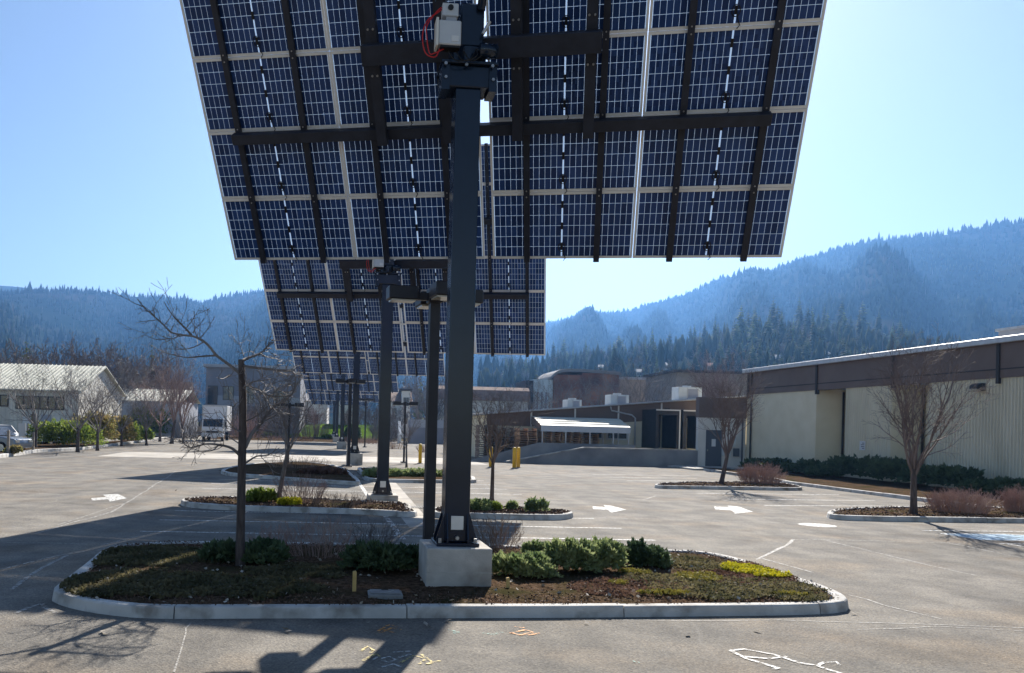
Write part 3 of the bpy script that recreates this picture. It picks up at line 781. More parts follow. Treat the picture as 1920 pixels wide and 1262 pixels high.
# ---- long warehouse at right
wh = thing('warehouse', RD(26, 49.5), RZ, 'long cream block warehouse with brown fascia along the right side', 'building')
WT = 4.55
def wall_piece(poly_xy, z0, z1, m, name='wall', parent=wh, **k):
    mb = MB(); mb.prism(poly_xy, z0, z1); return mb.obj(name, m, parent, **k)
# far wall panel (smooth), middle panel and near panel (fluted), separated by V-shaped recesses
wall_piece([(0, -7.1), (0, 0), (.5, 0), (.5, -7.1)][::-1], 0, WT, MAT['stucco'])
wall_piece([(0.0, -7.1), (.5, -7.1), (1.6, -7.12), (1.6, -7.3), (1.45, -7.35)], 0, WT + .03, MAT['stucco'], 'recess_return')
wall_piece([(1.5, -7.3), (1.9, -7.3), (1.9, -9.6), (0.0, -9.6)][::-1], 0, WT + .02, MAT['stucco'], 'recess_cheek')
wall_piece([(0, -13.0), (0, -9.6), (.5, -9.6), (.5, -13.0)][::-1], 0, WT, MAT['stucco_rib'])
wall_piece([(0.0, -13.0), (.5, -13.0), (1.6, -13.02), (1.6, -13.2), (1.45, -13.25)], 0, WT + .03, MAT['stucco'], 'recess_return')
wall_piece([(1.5, -13.2), (1.9, -13.2), (1.9, -15.5), (0.0, -15.5)][::-1], 0, WT + .02, MAT['stucco'], 'recess_cheek')
wall_piece([(0, -42), (0, -15.5), (.5, -15.5), (.5, -42)][::-1], 0, WT, MAT['stucco_rib'])
wall_piece([(0.0, -42), (0, -42.3), (26, -42.3), (26, -42)][::-1], 0, WT, MAT['stucco'])
# end wall towards the low wing
wall_piece([(0.02, -0.001), (26, -0.001), (26, 0.3), (0.02, 0.3)], 0, WT, MAT['stucco'])
for y0, y1 in ((-7.15, -0.15), (-13.1, -7.25), (-19.1, -13.2), (-25.1, -19.2), (-31, -25.2), (-42, -31.1)):
    mb = MB(); mb.span(-.06, .4, y0, y1, WT - .03, 5.86); mb.obj('fascia_panel', MAT['brown_panel'], wh)
    mb = MB(); mb.span(-.075, -.062, y0, y1, WT + .28, WT + .33); mb.obj('panel_seam', MAT['brown_dark'], wh)
for y in (-0.08, -7.2, -13.15, -19.15, -25.15):
    mb = MB(); mb.span(-.12, .05, y - .07, y + .07, WT - .25, 5.85); mb.obj('fascia_post', MAT['brown_dark'], wh)
mb = MB(); mb.span(-.2, 26, -42.2, .3, 5.9, 6.02); mb.obj('roof', MAT['roof_grey'], wh)
mb = MB(); mb.span(-.28, -.16, -42.2, .35, 5.84, 6.08); mb.obj('gutter_edge', MAT['galv'], wh, bevel=.02)
for k in range(24):
    mb = MB(); mb.span(-.24, .1, -1 - k * 1.75 - .1, -1 - k * 1.75 + .1, 6.083, 6.13); mb.obj('roof_clip', MAT['galv'], wh)
for y, x in ((-7.42, 1.3), (-13.32, 1.3)):
    mb = MB(); mb.tube([(x, y, .1), (x, y, WT - .1)], .055, 8); mb.obj('downpipe', MAT['brown_dark'], wh, smooth=True)
mb = MB(); mb.tube([(-.09, -.5, .1), (-.09, -.5, 5.8)], .05, 8); mb.obj('downpipe', MAT['brown_dark'], wh, smooth=True)
mb = MB(); mb.span(6, 15, -24, -12, 6.0, 7.3); pent = mb.obj('roof_room', MAT['grey_wall_lt'], wh)
mb = MB(); mb.span(5.9, 15.1, -24.1, -11.9, 7.3, 7.42); mb.obj('roof_edge', MAT['galv'], pent)
# wall-pack light, notice on the wall
p = at(1868, 727, 33.4)
wl = thing('wall_light', RD(25.99, to_rd(p)[1], p.z - .15), RZ, 'black wall-pack light with pale lens high on the fluted cream wall', 'wall light')
mb = MB(); mb.prism([(0, 0), (-.12, 0), (-.34, .08), (-.34, .2), (-.2, .3), (0, .3)], -.22, .22, Matrix.Rotation(R(90), 4, 'X')); mb.obj('housing', MAT['dark_metal'], wl, bevel=.01)
mb = MB(); mb.prism([(-.13, -.008), (-.35, .075), (-.352, .06), (-.13, -.03)], -.19, .19, Matrix.Rotation(R(90), 4, 'X')); mb.obj('lens', MAT['lens'], wl)
p = at(1636, 836, 40.6)
ns = thing('wall_notice', RD(25.985, to_rd(p)[1], p.z), RZ, 'small white notice fixed to the cream wall between the two recesses', 'sign')
mb = MB(); mb.span(-.02, 0, -.2, .2, -.22, .22); mb.obj('board', MAT['sign_white'], ns)
for z in (.12, .04, -.05, -.13):
    mb = MB(); mb.span(-.026, -.021, -.15, .13 - abs(z), z - .016, z + .016); mb.obj('text_line', MAT['plastic_black'], ns)

# ---- low wing with loading dock
wg = thing('dock_wing', RD(6, 54.5), RZ, 'low cream wing with brown gable band and loading dock doors', 'building')
def zr(x): return 2.52 + 1.86 * x / 20.0
WGX = 22.5; WX0 = 4.8
mb = MB()
mb.add([(WX0, 0, 0), (WGX, 0, 0), (WGX, 0, zr(WGX) - .05), (WX0, 0, zr(WX0) - .05), (WX0, 14, 0), (WGX, 14, 0), (WGX, 14, zr(WGX) - .05), (WX0, 14, zr(WX0) - .05)], [(0, 1, 2, 3), (5, 4, 7, 6), (4, 0, 3, 7), (1, 5, 6, 2), (3, 2, 6, 7)])
mb.obj('wall', MAT['stucco'], wg)
for k in range(6):
    a = WX0 + k * 2.94; b = a + 2.92
    mb = MB(); M_ = Matrix.Identity(4)
    zb = lambda x: max(2.25, zr(x) - 1.15)
    mb.add([(a, -.06, zb(a)), (b, -.06, zb(b)), (b, -.06, zr(b)), (a, -.06, zr(a)), (a, 0.02, zb(a)), (b, .02, zb(b)), (b, .02, zr(b)), (a, .02, zr(a))], [(0, 1, 2, 3), (5, 4, 7, 6), (4, 0, 3, 7), (1, 5, 6, 2), (3, 2, 6, 7), (0, 4, 5, 1)])
    mb.obj('fascia_panel', MAT['brown_panel'], wg)
    if 0 < k < 5:
        mb = MB(); mb.span(a - .05, a + .05, -.11, -.062, zb(a) - .05, zr(a) - .02); mb.obj('band_post', MAT['offwhite'], wg)
mb = MB()
mb.add([(WX0 - .3, -.35, zr(WX0 - .3)), (WGX, -.35, zr(WGX)), (WGX, 14, zr(WGX)), (WX0 - .3, 14, zr(WX0 - .3)), (WX0 - .3, -.35, zr(WX0 - .3) + .1), (WGX, -.35, zr(WGX) + .1), (WGX, 14, zr(WGX) + .1), (WX0 - .3, 14, zr(WX0 - .3) + .1)], [(0, 3, 2, 1), (4, 5, 6, 7), (0, 1, 5, 4), (1, 2, 6, 5), (2, 3, 7, 6), (3, 0, 4, 7)])
mb.obj('roof', MAT['roof_grey'], wg)
mb = MB(); mb.tube([(WX0 - .3, -.38, zr(WX0 - .3) + .06), (WGX, -.38, zr(WGX) + .06)], .06, 6); mb.obj('roof_edge', MAT['galv'], wg)
mb = MB(); mb.tube([(13.0, -.3, zr(13.0) - .05), (13.1, -.2, zr(13.0) - .3), (14.5, -.16, zr(13) - .55), (14.75, -.16, zr(13) - .75), (14.75, -.16, 1.05)], .055, 8); mb.obj('downpipe', MAT['galv'], wg, smooth=True)
# windows at the carport end
for x in (11.9, 13.6):
    w = MB(); w.span(x - .75, x + .75, -.03, .02, 1.5, 2.4); wo = w.obj('window', MAT['offwhite'], wg)
    w = MB(); w.span(x - .62, x + .62, -.045, -.031, 1.6, 2.3); w.obj('pane', MAT['glass'], wo)
# dock doors in projecting dark shelters
for x0, x1 in ((15.25, 16.85), (17.05, 18.6)):
    mb = MB(); mb.span(x0, x0 + .22, -2.4, -.07, 1.05, 3.2).span(x1 - .22, x1, -2.4, -.07, 1.05, 3.2).span(x0, x1, -2.4, -.07, 3.202, 3.55)
    dk = mb.obj('dock_shelter', MAT['dark_metal'], wg)
    mb = MB(); mb.span(x0 + .34, x1 - .34, -.12, -.062, 1.05, 3.18); mb.obj('dock_door', MAT['dark_metal'], dk)
    mb = MB(); mb.span(x1 - .07, x1 + .0, -2.46, -2.402, 1.05, 3.55).span(x0, x1 - .072, -2.46, -2.402, 3.47, 3.55); mb.obj('shelter_trim', MAT['offwhite'], dk)
# pilaster wall with side door
mb = MB(); mb.span(16.75 + .25, WGX - .4, -4.55, -2.5, 0, 3.0); 
mb = MB(); mb.span(16.95, 19.98, -4.8, -4.5, 0, 3.05); pw = mb.obj('door_wall', MAT['offwhite'], wg)
mb = MB(); mb.span(16.95, 19.98, -4.86, -4.4, 3.052, 4.3); mb.obj('fascia_panel', MAT['brown_panel'], wg)
mb = MB(); mb.span(17.45, 18.45, -4.84, -4.802, 0.05, 2.3); sd = mb.obj('door', MAT['door_grey'], wg)
mb = MB(); mb.span(17.8, 18.05, -4.86, -4.842, 1.3, 1.75); mb.obj('notice', MAT['sign_white'], sd)
mb = MB(); mb.span(17.5, 17.56, -4.9, -4.842, 1.0, 1.12); mb.obj('handle', MAT['chrome'], sd)
mb = MB(); mb.tube([(19.72, -4.9, .1), (19.72, -4.9, 3.3)], .05, 8); mb.obj('downpipe', MAT['door_grey'], wg)
for i, (x, z, w, h) in enumerate(((19.05, 1.3, .42, .6), (18.7, 0.75, .5, .4), (19.35, .72, .3, .5))):
    mb = MB(); mb.span(x - w / 2, x + w / 2, -5.02, -4.802, z, z + h); mb.obj('meter_box', MAT['hvac'] if i != 2 else MAT['door_grey'], wg, bevel=.01)
for x, z in ((8.6, zr(8.6) - .7), (16.9, zr(16.9) - .7)):
    y0 = -.062
    mb = MB(); mb.span(x - .14, x + .14, y0 - .22, y0, z, z + .3); l = mb.obj('wall_lamp', MAT['dark_metal'], wg)
    mb = MB(); mb.span(x - .11, x + .11, y0 - .2, y0 - .05, z - .07, z - .002); mb.obj('lens', MAT['lens'], l)

# ---- dock platform, ramp walls
dk = thing('loading_dock', RD(9.5, 49.6), RZ, 'dark concrete loading dock with sloping ramp walls and pale coping', 'dock')
# front wall: rises from 0 at x=.9 to 1.05 at x=5.2 then level to 13.4
def sloped_wall(pts, y0, y1, name, m, cop=True):
    mb = MB(); n = len(pts)
    vs = [(x, y0, 0) for x, z in pts] + [(x, y0, z) for x, z in pts] + [(x, y1, 0) for x, z in pts] + [(x, y1, z) for x, z in pts]
    fs = []
    for i in range(n - 1):
        fs += [(i, i + 1, n + i + 1, n + i), (2 * n + i + 1, 2 * n + i, 3 * n + i, 3 * n + i + 1), (n + i, n + i + 1, 3 * n + i + 1, 3 * n + i)]
    fs += [(0, n, 3 * n, 2 * n), (n - 1, 3 * n - 1, 4 * n - 1, 2 * n - 1)]
    mb.add(vs, fs); w = mb.obj(name, m, dk)
    if cop:
        c = MB()
        for (xa, za), (xb, zb) in zip(pts, pts[1:]):
            c.add([(xa, y0 - .03, za + .003), (xb, y0 - .03, zb + .003), (xb, y1 + .03, zb + .003), (xa, y1 + .03, za + .003), (xa, y0 - .03, za + .07), (xb, y0 - .03, zb + .07), (xb, y1 + .03, zb + .07), (xa, y1 + .03, za + .07)], [(0, 3, 2, 1), (4, 5, 6, 7), (0, 1, 5, 4), (2, 3, 7, 6), (1, 2, 6, 5), (3, 0, 4, 7)])
        c.obj('coping', MAT['concrete'], w)
    return w
sloped_wall([(1.6, .06), (6.3, 1.0), (13.42, 1.0)], 0, .25, 'ramp_wall', MAT['dock_wall'])
sloped_wall([(-.4, .04), (3.9, 1.25), (10, 1.25)], 1.35, 1.57, 'ramp_wall', MAT['dock_wall'], False)
mb = MB(); mb.add([(1.6, .26, .03), (1.6, 1.33, .03), (6.3, 1.33, .95), (6.3, .26, .95), (13.4, 1.33, .95), (13.4, .26, .95)], [(0, 3, 2, 1), (3, 5, 4, 2)]); mb.obj('ramp_deck', MAT['apron'], dk)
mb = MB(); mb.span(10.02, 13.4, 1.36, 4.8, .5, .95); mb.obj('dock_deck', MAT['apron'], dk)

# ---- carport over the pallets
cp = thing('carport', RD(0, 0), 0, 'small cream metal carport with ribbed roof over pallet stacks', 'carport')
cp.location = RD(13.3, 52.6); cp.rotation_euler = (0, 0, RZ)
X0, X1 = 0.35, 6.1
prof = [(-.9, 1.85), (-.88, 2.18), (.0, 2.72), (.9, 2.74)]   # y,z cross-section of the roof
prof = [(-1.05, 1.98), (-1.04, 2.34), (.9, 2.86), (1.3, 2.9), (1.31, 2.4)]
for (ya, za), (yb, zb), nm, mm in zip(prof, prof[1:], ('fascia', 'roof_slope', 'roof_top', 'fascia'), (MAT['grey_box'], MAT['pale_roof'], MAT['pale_roof'], MAT['grey_box'])):
    mb = MB(); mb.add([(X0, ya, za), (X1, ya, za), (X1, yb, zb), (X0, yb, zb), (X0, ya, za - .03), (X1, ya, za - .03), (X1, yb, zb - .03), (X0, yb, zb - .03)], [(0, 1, 2, 3), (7, 6, 5, 4), (0, 4, 5, 1), (1, 5, 6, 2), (2, 6, 7, 3), (3, 7, 4, 0)])
    ro = mb.obj(nm, mm, cp)
    if nm == 'roof_slope':
        for k in range(1, 4):
            t = k / 4; yy, zz = ya + (yb - ya) * t, za + (zb - za) * t
            m2 = MB(); m2.tube([(X0, yy, zz + .012), (X1, yy, zz + .012)], .03, 5); m2.obj('roof_rib', MAT['pale_roof'], ro)
mb = MB(); mb.add([(X0 - .01, y, z) for y, z in prof], [tuple(range(5))]); mb.add([(X0 - .04, y, z) for y, z in prof], [tuple(range(5))[::-1]]); mb.obj('gable_sheet', MAT['wood_grey'], cp)
for x in (.45, 1.95, 3.5, 5.0, 6.0):
    for y in (-1.0, .9):
        mb = MB(); mb.span(x - .035, x + .035, y - .035, y + .035, .0, 2.0 if y < 0 else 2.4); mb.obj('post', MAT['galv'], cp)

# ---- pallets in stacks
pal = MB()
for y in (-.5, -.25, 0, .25, .5): pal.span(-.6, .6, y - .06, y + .06, .122, .14)
for y in (-.5, 0, .5): pal.span(-.6, .6, y - .06, y + .06, 0, .018)
for x in (-.55, 0, .55): pal.span(x - .03, x + .03, -.56, .56, .02, .12)
pal_me = {k: pal.mesh('pallet', MAT[k]) for k in ('wood', 'wood_grey')}
def pallet_stack(e, d, n, key, label, group):
    for k in range(n):
        o = bpy.data.objects.new('pallet', pal_me[key]); COL.objects.link(o)
        o.location = RD(e + rng.uniform(-.03, .03), d + rng.uniform(-.03, .03), .006 + k * .141); o.rotation_euler = (0, 0, RZ + rng.uniform(-.04, .04))
        tag(o, ('topmost ' if k == n - 1 else ORD[k] + ' from the ground, ') + label, 'pallet', group)
for i, e in enumerate((10.6, 11.75)):
    pallet_stack(e, 53.6 - .05 * i, 16 - i, 'wood_grey', 'weathered grey pallet in the ' + ('far left' if i == 0 else 'second') + ' dark stack', 'weathered pallets')
pallet_stack(12.85, 52.1, 15, 'wood', 'orange-brown pallet in the front stack left of the carport', 'pallets beside the carport')
pallet_stack(12.95, 53.45, 14, 'wood', 'orange-brown pallet in the rear stack left of the carport', 'pallets beside the carport')
for i, e in enumerate((14.5, 15.75, 17.0)):
    pallet_stack(e, 52.7, 14 - (i == 2), 'wood' if i != 1 else 'wood', 'brown pallet in the ' + ('left', 'middle', 'right')[i] + ' stack under the carport', 'pallets under the carport')

# ---- rooftop units
def hvac(px0, px1, py0, py1, Y, label):
    e_, d_ = to_rd(at((px0 + px1) / 2, py1, 56.5)); Y = RD(e_, 55.3).y
    a = at(px0, py1, Y); b = at(px1, py0, Y); w = b.x - a.x; h = b.z - a.z
    u = thing('rooftop_unit', ((a.x + b.x) / 2, Y, a.z - .08), RZ, label, 'hvac unit', 'rooftop units on the low wing')
    mb = MB(); mb.span(-w / 2, w / 2, -.6, .6, 0, h * .12); mb.obj('base', MAT['galv'], u)
    mb = MB(); mb.span(-w / 2 + .03, w / 2 - .03, -.57, .57, h * .122, h); c = mb.obj('cabinet', MAT['hvac'], u, bevel=.015)
    mb = MB(); mb.span(-w * .1, w * .3, -.585, -.572, h * .28, h * .88); mb.obj('grille', MAT['grey_wall_lt'], u)
    for x in (-w * .12, w * .32):
        mb = MB(); mb.span(x - .03, x + .03, -.6, -.572, h * .15, h * .97); mb.obj('rib', MAT['galv'], u)
    mb = MB(); mb.tube([(0, 0, h + .003), (0, 0, h + .12)], .28, 12); mb.obj('fan_cowl', MAT['galv'], u)
hvac(1058, 1087, 748, 766, 58, 'smallest pale rooftop unit, farthest left on the wing roof')
hvac(1138, 1175, 739, 761, 58.5, 'boxy white rooftop unit in the middle of the wing roof')
hvac(1264, 1311, 725, 752, 59, 'largest pale green-grey rooftop unit nearest the tall warehouse')

# ---- generic far building
def window(parent, x0, x1, z0, z1, y, fr=None, div=1, rows=1, nm='window'):
    w = MB(); w.span(x0, x1, y - .05, y + .02, z0, z1); o = w.obj(nm, fr or MAT['dark_metal'], parent)
    t = .07
    for i in range(div):
        for j in range(rows):
            a = x0 + (x1 - x0) * i / div + t; b = x0 + (x1 - x0) * (i + 1) / div - t; c = z0 + (z1 - z0) * j / rows + t; d = z0 + (z1 - z0) * (j + 1) / rows - t
            q = MB(); q.span(a, b, y - .065, y - .051, c, d); q.obj('pane', MAT['glass'], o)
    return o
# pale ribbed metal shed, left
p0 = at(-70, 800, 62); p1 = at(146, 800, 62); 
ms = thing('metal_shed', (p1.x, 62, 0), R(2), 'long pale metal shed with ribbed green-white roof, far left', 'building')
Wd = p1.x - p0.x
ez = at(146, 732, 62).z; rz_ = at(186, 693, 69).z
mb = MB(); mb.span(-Wd, 0, 0, 11, 0, ez); mb.obj('wall', MAT['offwhite_rib'], ms)
hx = 5.5
mb = MB(); mb.add([(.0, 0, ez), (.0, 11, ez), (.0, hx, rz_), (-.2, 0, ez), (-.2, 11, ez), (-.2, hx, rz_)], [(0, 1, 2), (5, 4, 3), (0, 2, 5, 3), (1, 4, 5, 2)]); mb.obj('gable', MAT['offwhite_rib'], ms)
for sy, nm in ((0, 'roof'), (1, 'roof')):
    ya, yb = ((-.4, hx) if sy == 0 else (11.4, hx)); za = ez - .12
    mb = MB(); mb.add([(-Wd - .3, ya, za), (.3, ya, za), (.3, yb, rz_ + .1), (-Wd - .3, yb, rz_ + .1), (-Wd - .3, ya, za + .08), (.3, ya, za + .08), (.3, yb, rz_ + .18), (-Wd - .3, yb, rz_ + .18)], [(0, 1, 2, 3), (4, 7, 6, 5), (0, 4, 5, 1), (1, 5, 6, 2), (2, 6, 7, 3), (3, 7, 4, 0)])
    ro = mb.obj(nm, MAT['pale_roof'], ms)
    if sy == 0:
        for k in range(int(Wd / .32)):
            x = .2 - k * .32
            m2 = MB(); m2.add([(x - .03, ya, za + .081), (x + .03, ya, za + .081), (x + .03, yb, rz_ + .181), (x - .03, yb, rz_ + .181), (x, ya, za + .15), (x, yb, rz_ + .25)], [(0, 4, 5, 3), (4, 1, 2, 5), (0, 1, 4), (2, 3, 5)])
            m2.obj('roof_rib', MAT['pale_roof'], ro)
def mx(px): return at(px, 800, 62).x - p1.x
window(ms, mx(30), mx(120), at(0, 766, 62).z - .0, at(0, 741, 62).z, 0, div=6)
window(ms, mx(-60), mx(17), at(0, 762, 62).z, at(0, 740, 62).z, 0, div=5)
window(ms, mx(60), mx(66), 0.9, 2.2, 0)
for (a, b, c, d_, m_) in ((44, 60, .4, 2.0, 'sign_white'), (78, 96, .9, 2.2, 'grey_wall_lt'), (101, 113, .9, 2.1, 'offwhite'), (22, 40, 0, .95, 'dark_metal'), (100, 120, 0, .8, 'dark_metal'), (57, 66, .7, 2.1, 'hedge_rust')):
    mb = MB(); mb.span(mx(a), mx(b), -.06 - .004 * (a % 7), -.0, c, d_); mb.obj('wall_board', MAT[m_], ms)
mb = MB(); mb.span(.0, .05, 2.6, 3.6, .6, 2.0); mb.obj('window', MAT['glass'], ms)
# lower shed beyond
q0 = at(212, 800, 96); q1 = at(338, 800, 96)
ls = thing('metal_shed', (q0.x, 96, 0), R(1), 'low pale shed with light ribbed roof behind the left hedge', 'building')
lw = q1.x - q0.x; le_ = at(280, 752, 96).z; lr = at(280, 730, 101).z
mb = MB(); mb.span(0, lw, 0, 9, 0, le_); mb.obj('wall', MAT['grey_wall_lt'], ls)
mb = MB(); mb.add([(-.3, -.3, le_), (lw + .3, -.3, le_), (lw + .3, 4.5, lr), (-.3, 4.5, lr), (lw + .3, 9.3, le_), (-.3, 9.3, le_)], [(0, 1, 2, 3), (3, 2, 4, 5)]); mb.obj('roof', MAT['pale_roof'], ls)
for k in range(int(lw / .45)):
    m2 = MB(); m2.tube([(k * .45, -.3, le_ + .02), (k * .45, 4.5, lr + .02)], .04, 4); m2.obj('roof_rib', MAT['pale_roof'], ls)
for x in (2, 4.2): window(ls, x, x + 1.0, 1.0, 2.0, 0)
# dark-roofed house between
hs = thing('house', at(262, 800, 92) * Vector((1, 1, 0)) if False else Vector((at(262, 800, 118).x, 118, 0)), R(4), 'brown house with dark shingle roof behind the low pale shed', 'house')
mb = MB(); mb.span(-6, 6, 0, 8, 0, 5.0); mb.obj('wall', MAT['house_tan'], hs)
mb = MB(); mb.add([(-6.4, -.5, 4.9), (6.4, -.5, 4.9), (6.4, 4, 7.6), (-6.4, 4, 7.6), (6.4, 8.5, 4.9), (-6.4, 8.5, 4.9)], [(0, 1, 2, 3), (3, 2, 4, 5), (0, 3, 5), (1, 4, 2)]); rf = mb.obj('roof', MAT['shingle_dark'], hs)
mb = MB(); mb.prism([(0, 0), (2.2, 0), (1.2, .8), (.2, 1.5)], -.1, .1, Matrix.Translation((-3, 3.3, 6.5)) @ Matrix.Rotation(R(90), 4, 'X')); mb.obj('roof_flashing', MAT['snow_roof'], rf)

# two-storey slate building
gb0 = at(384, 800, 130); gb1 = at(566, 800, 134)
gb = thing('office_block', (gb0.x, 130, 0), R(2.5), 'slate grey two-storey flat-roofed block behind the white truck', 'building')
gw = gb1.x - gb0.x; gz = at(384, 688, 130).z; gmid = at(384, 745, 130).z
def gx(px): return at(px, 740, 130).x - gb0.x
mb = MB(); mb.span(0, gw, 0, 14, 0, gz); mb.obj('wall', MAT['grey_wall'], gb)
mb = MB(); mb.span(-.4, gw + .4, -.6, 14.4, gz, gz + .45); mb.obj('roof', MAT['grey_wall_lt'], gb)
mb = MB(); mb.span(gx(408), gw - .1, -.12, 0, gmid - 1.2, gmid + .35); mb.obj('light_band', MAT['grey_wall_lt'], gb)
for a, b, c, d_, dv in ((390, 408, 730, 703, 2), (418, 438, 722, 703, 2), (456, 475, 728, 703, 2), (512, 542, 736, 710, 3)):
    window(gb, gx(a), gx(b), at(0, c, 130).z - 1.4, at(0, d_, 130).z - .8, -.125, div=dv, rows=2)
for a, b in ((412, 440), (460, 490), (515, 545)):
    window(gb, gx(a), gx(b), gmid - 4.6, gmid - 2.2, -.0, div=3)
# white low buildings seen under the far panels
def simple_block(px0, px1, pyt, Y, depth, m, label, roof=None, rh=0.0, wins=(), name='building', group=None, base=0.0):
    a = at(px0, 800, Y); b = at(px1, 800, Y); w = b.x - a.x; z = at((px0 + px1) / 2, pyt, Y).z
    o = thing(name, (a.x, Y, base), R(2), label, name.replace('_', ' ').split()[-1], group)
    mb = MB(); mb.span(0, w, 0, depth, 0, z - base); mb.obj('wall', m, o)
    if roof and rh:
        z -= base
        mb = MB(); mb.add([(-.4, -.4, z - .05), (w + .4, -.4, z - .05), (w + .4, depth / 2, z + rh), (-.4, depth / 2, z + rh), (w + .4, depth + .4, z - .05), (-.4, depth + .4, z - .05)], [(0, 1, 2, 3), (3, 2, 4, 5), (0, 3, 5), (1, 4, 2)]); mb.obj('roof', roof, o)
    elif roof:
        mb = MB(); mb.span(-.3, w + .3, -.3, depth + .3, z - base, z - base + .35); mb.obj('roof', roof, o)
    for (u0, u1, v0, v1) in wins:
        window(o, u0 * w, u1 * w, v0 * (z), v1 * (z), 0)
    return o
simple_block(560, 612, 752, 150, 10, MAT['house_white'], 'low white building with pale metal roof under the farthest panels', MAT['snow_roof'], 1.5, [(.15, .3, .3, .6), (.55, .7, .3, .6)])
simple_block(632, 664, 750, 145, 9, MAT['house_white'], 'white building with a dark doorway seen between the far poles', MAT['grey_wall_lt'], 0, [(.3, .62, .25, .62)])
simple_block(726, 768, 752, 140, 9, MAT['house_white'], 'white house with orange-tan roof right of the second pole', MAT['tile_brown'], 2.0, [(.2, .4, .5, .8), (.65, .85, .5, .8), (.6, .85, .1, .35)], 'white_house')
simple_block(752, 768, 733, 139, 5, MAT['house_white'], 'narrow two-storey white annex with dark windows beside the white house', MAT['shingle_dark'], 0, [(.2, .5, .68, .86), (.55, .85, .68, .86), (.3, .75, .3, .5)], 'house_annex')
# low dark shed with pale wing walls
ds = thing('low_shed', (at(772, 800, 100).x, 100, 0), R(2), 'low dark garage with blue-grey parapet and pale wing walls behind the poles', 'garage')
w = at(850, 800, 100).x - at(772, 800, 100).x
mb = MB(); mb.span(0, w, 0, 6, 0, at(800, 802, 100).z); mb.obj('wall', MAT['grey_wall'], ds)
mb = MB(); mb.span(-.1, w + .1, -.1, 6.1, at(800, 802, 100).z + .003, at(800, 787, 100).z); mb.obj('parapet', MAT['grey_wall_lt'], ds)
for s, x in ((-1, -1.5), (1, w + .25)):
    mb = MB(); mb.prism([(-3.2, 0), (0.2, 0), (0.2, 2.6), (-.6, 2.6), (-3.2, 1.0)], -.15, .15, Matrix.Translation((x, 0, 0)) @ Matrix.Rotation(R(90), 4, 'Z') @ Matrix.Rotation(R(90), 4, 'X')); mb.obj('wing_wall', MAT['house_white'], ds)
# pale hall with brown mansard roof
ph = thing('hall', (at(822, 800, 120).x, 120, 0), R(2), 'pale hall with tall brown shingled mansard roof behind the bare tree', 'building')
w = at(990, 800, 120).x - at(822, 800, 120).x; z1 = at(900, 751, 120).z; z2 = at(900, 724, 120).z
mb = MB(); mb.span(0, w, 0, 12, 0, z1); mb.obj('wall', MAT['offwhite'], ph)
mb = MB(); mb.prism([(-.3, 0), (12.3, 0), (11.6, (z2 - z1) * .75), (10.4, z2 - z1), (1.6, z2 - z1), (.4, (z2 - z1) * .75)], -.3, w + .3, Matrix.Translation((0, 0, z1 + .003)) @ Matrix(((0, 0, 1, 0), (1, 0, 0, 0), (0, 1, 0, 0), (0, 0, 0, 1)))); mb.obj('roof', MAT['tile_brown'], ph)
for k in range(3): window(ph, w * (.5 + .14 * k), w * (.56 + .14 * k), 1.2, 2.6, 0)
# blue corrugated tower block with rusty shed and curved roof
bt = thing('corrugated_barn', (at(1000, 800, 125).x, 125, 0), R(3), 'pale blue corrugated barn with rust-red end and curved white roof edge', 'barn')
def bx(px): return at(px, 760, 125).x - at(1000, 800, 125).x
zt = at(1050, 709, 125).z; za = at(1040, 712, 125).z
mb = MB(); mb.span(bx(1000), bx(1040), 0, 9, 0, za); mb.obj('blue_wall', MAT['blue_corr'], bt)
mb = MB(); mb.span(bx(1036), bx(1090), -.6, 9, 0, at(1060, 703, 125).z); mb.obj('rust_wall', MAT['rust'], bt)
mb = MB(); mb.span(bx(1090), bx(1160), -.4, 9, 0, at(1120, 700, 125).z); mb.obj('rust_wall', MAT['rust'], bt)
arc = [at(x, y, 125) for x, y in ((1030, 712), (1036, 706), (1044, 701), (1054, 698), (1066, 697.5), (1090, 698), (1124, 700), (1160, 703))]
mb = MB(); ov = [(p.x - at(1000, 800, 125).x, p.z) for p in arc]
mb.prism([(x, z) for x, z in ov] + [(x, z + .45) for x, z in ov[::-1]], -9, 1.1, Matrix.Rotation(R(90), 4, 'X')); mb.obj('roof', MAT['snow_roof'], bt)
for px in (1006, 1014, 1022):
    mb = MB(); mb.span(bx(px), bx(px + 3), -.05, .02, za * .45, za * .8); mb.obj('window', MAT['grey_wall'], bt)
mb = MB(); mb.span(bx(985), bx(999), .2, 8, 0, za * .98); mb.obj('dark_bay', MAT['dark_metal'], bt)
# grey-brown flat block behind the rooftop units
simple_block(1266, 1420, 700, 110, 12, MAT['house_tan'], 'grey-brown flat-roofed block behind the largest rooftop unit', MAT['shingle_dark'], 0, [(.08, .18, .72, .84), (.55, .65, .72, .84)], 'flat_block')
simple_block(1160, 1235, 712, 128, 10, MAT['house_tan'], 'plain tan flat-roofed block right of the rusty barn', MAT['grey_wall_lt'], 0, [(.2, .3, .6, .75)], 'flat_block')
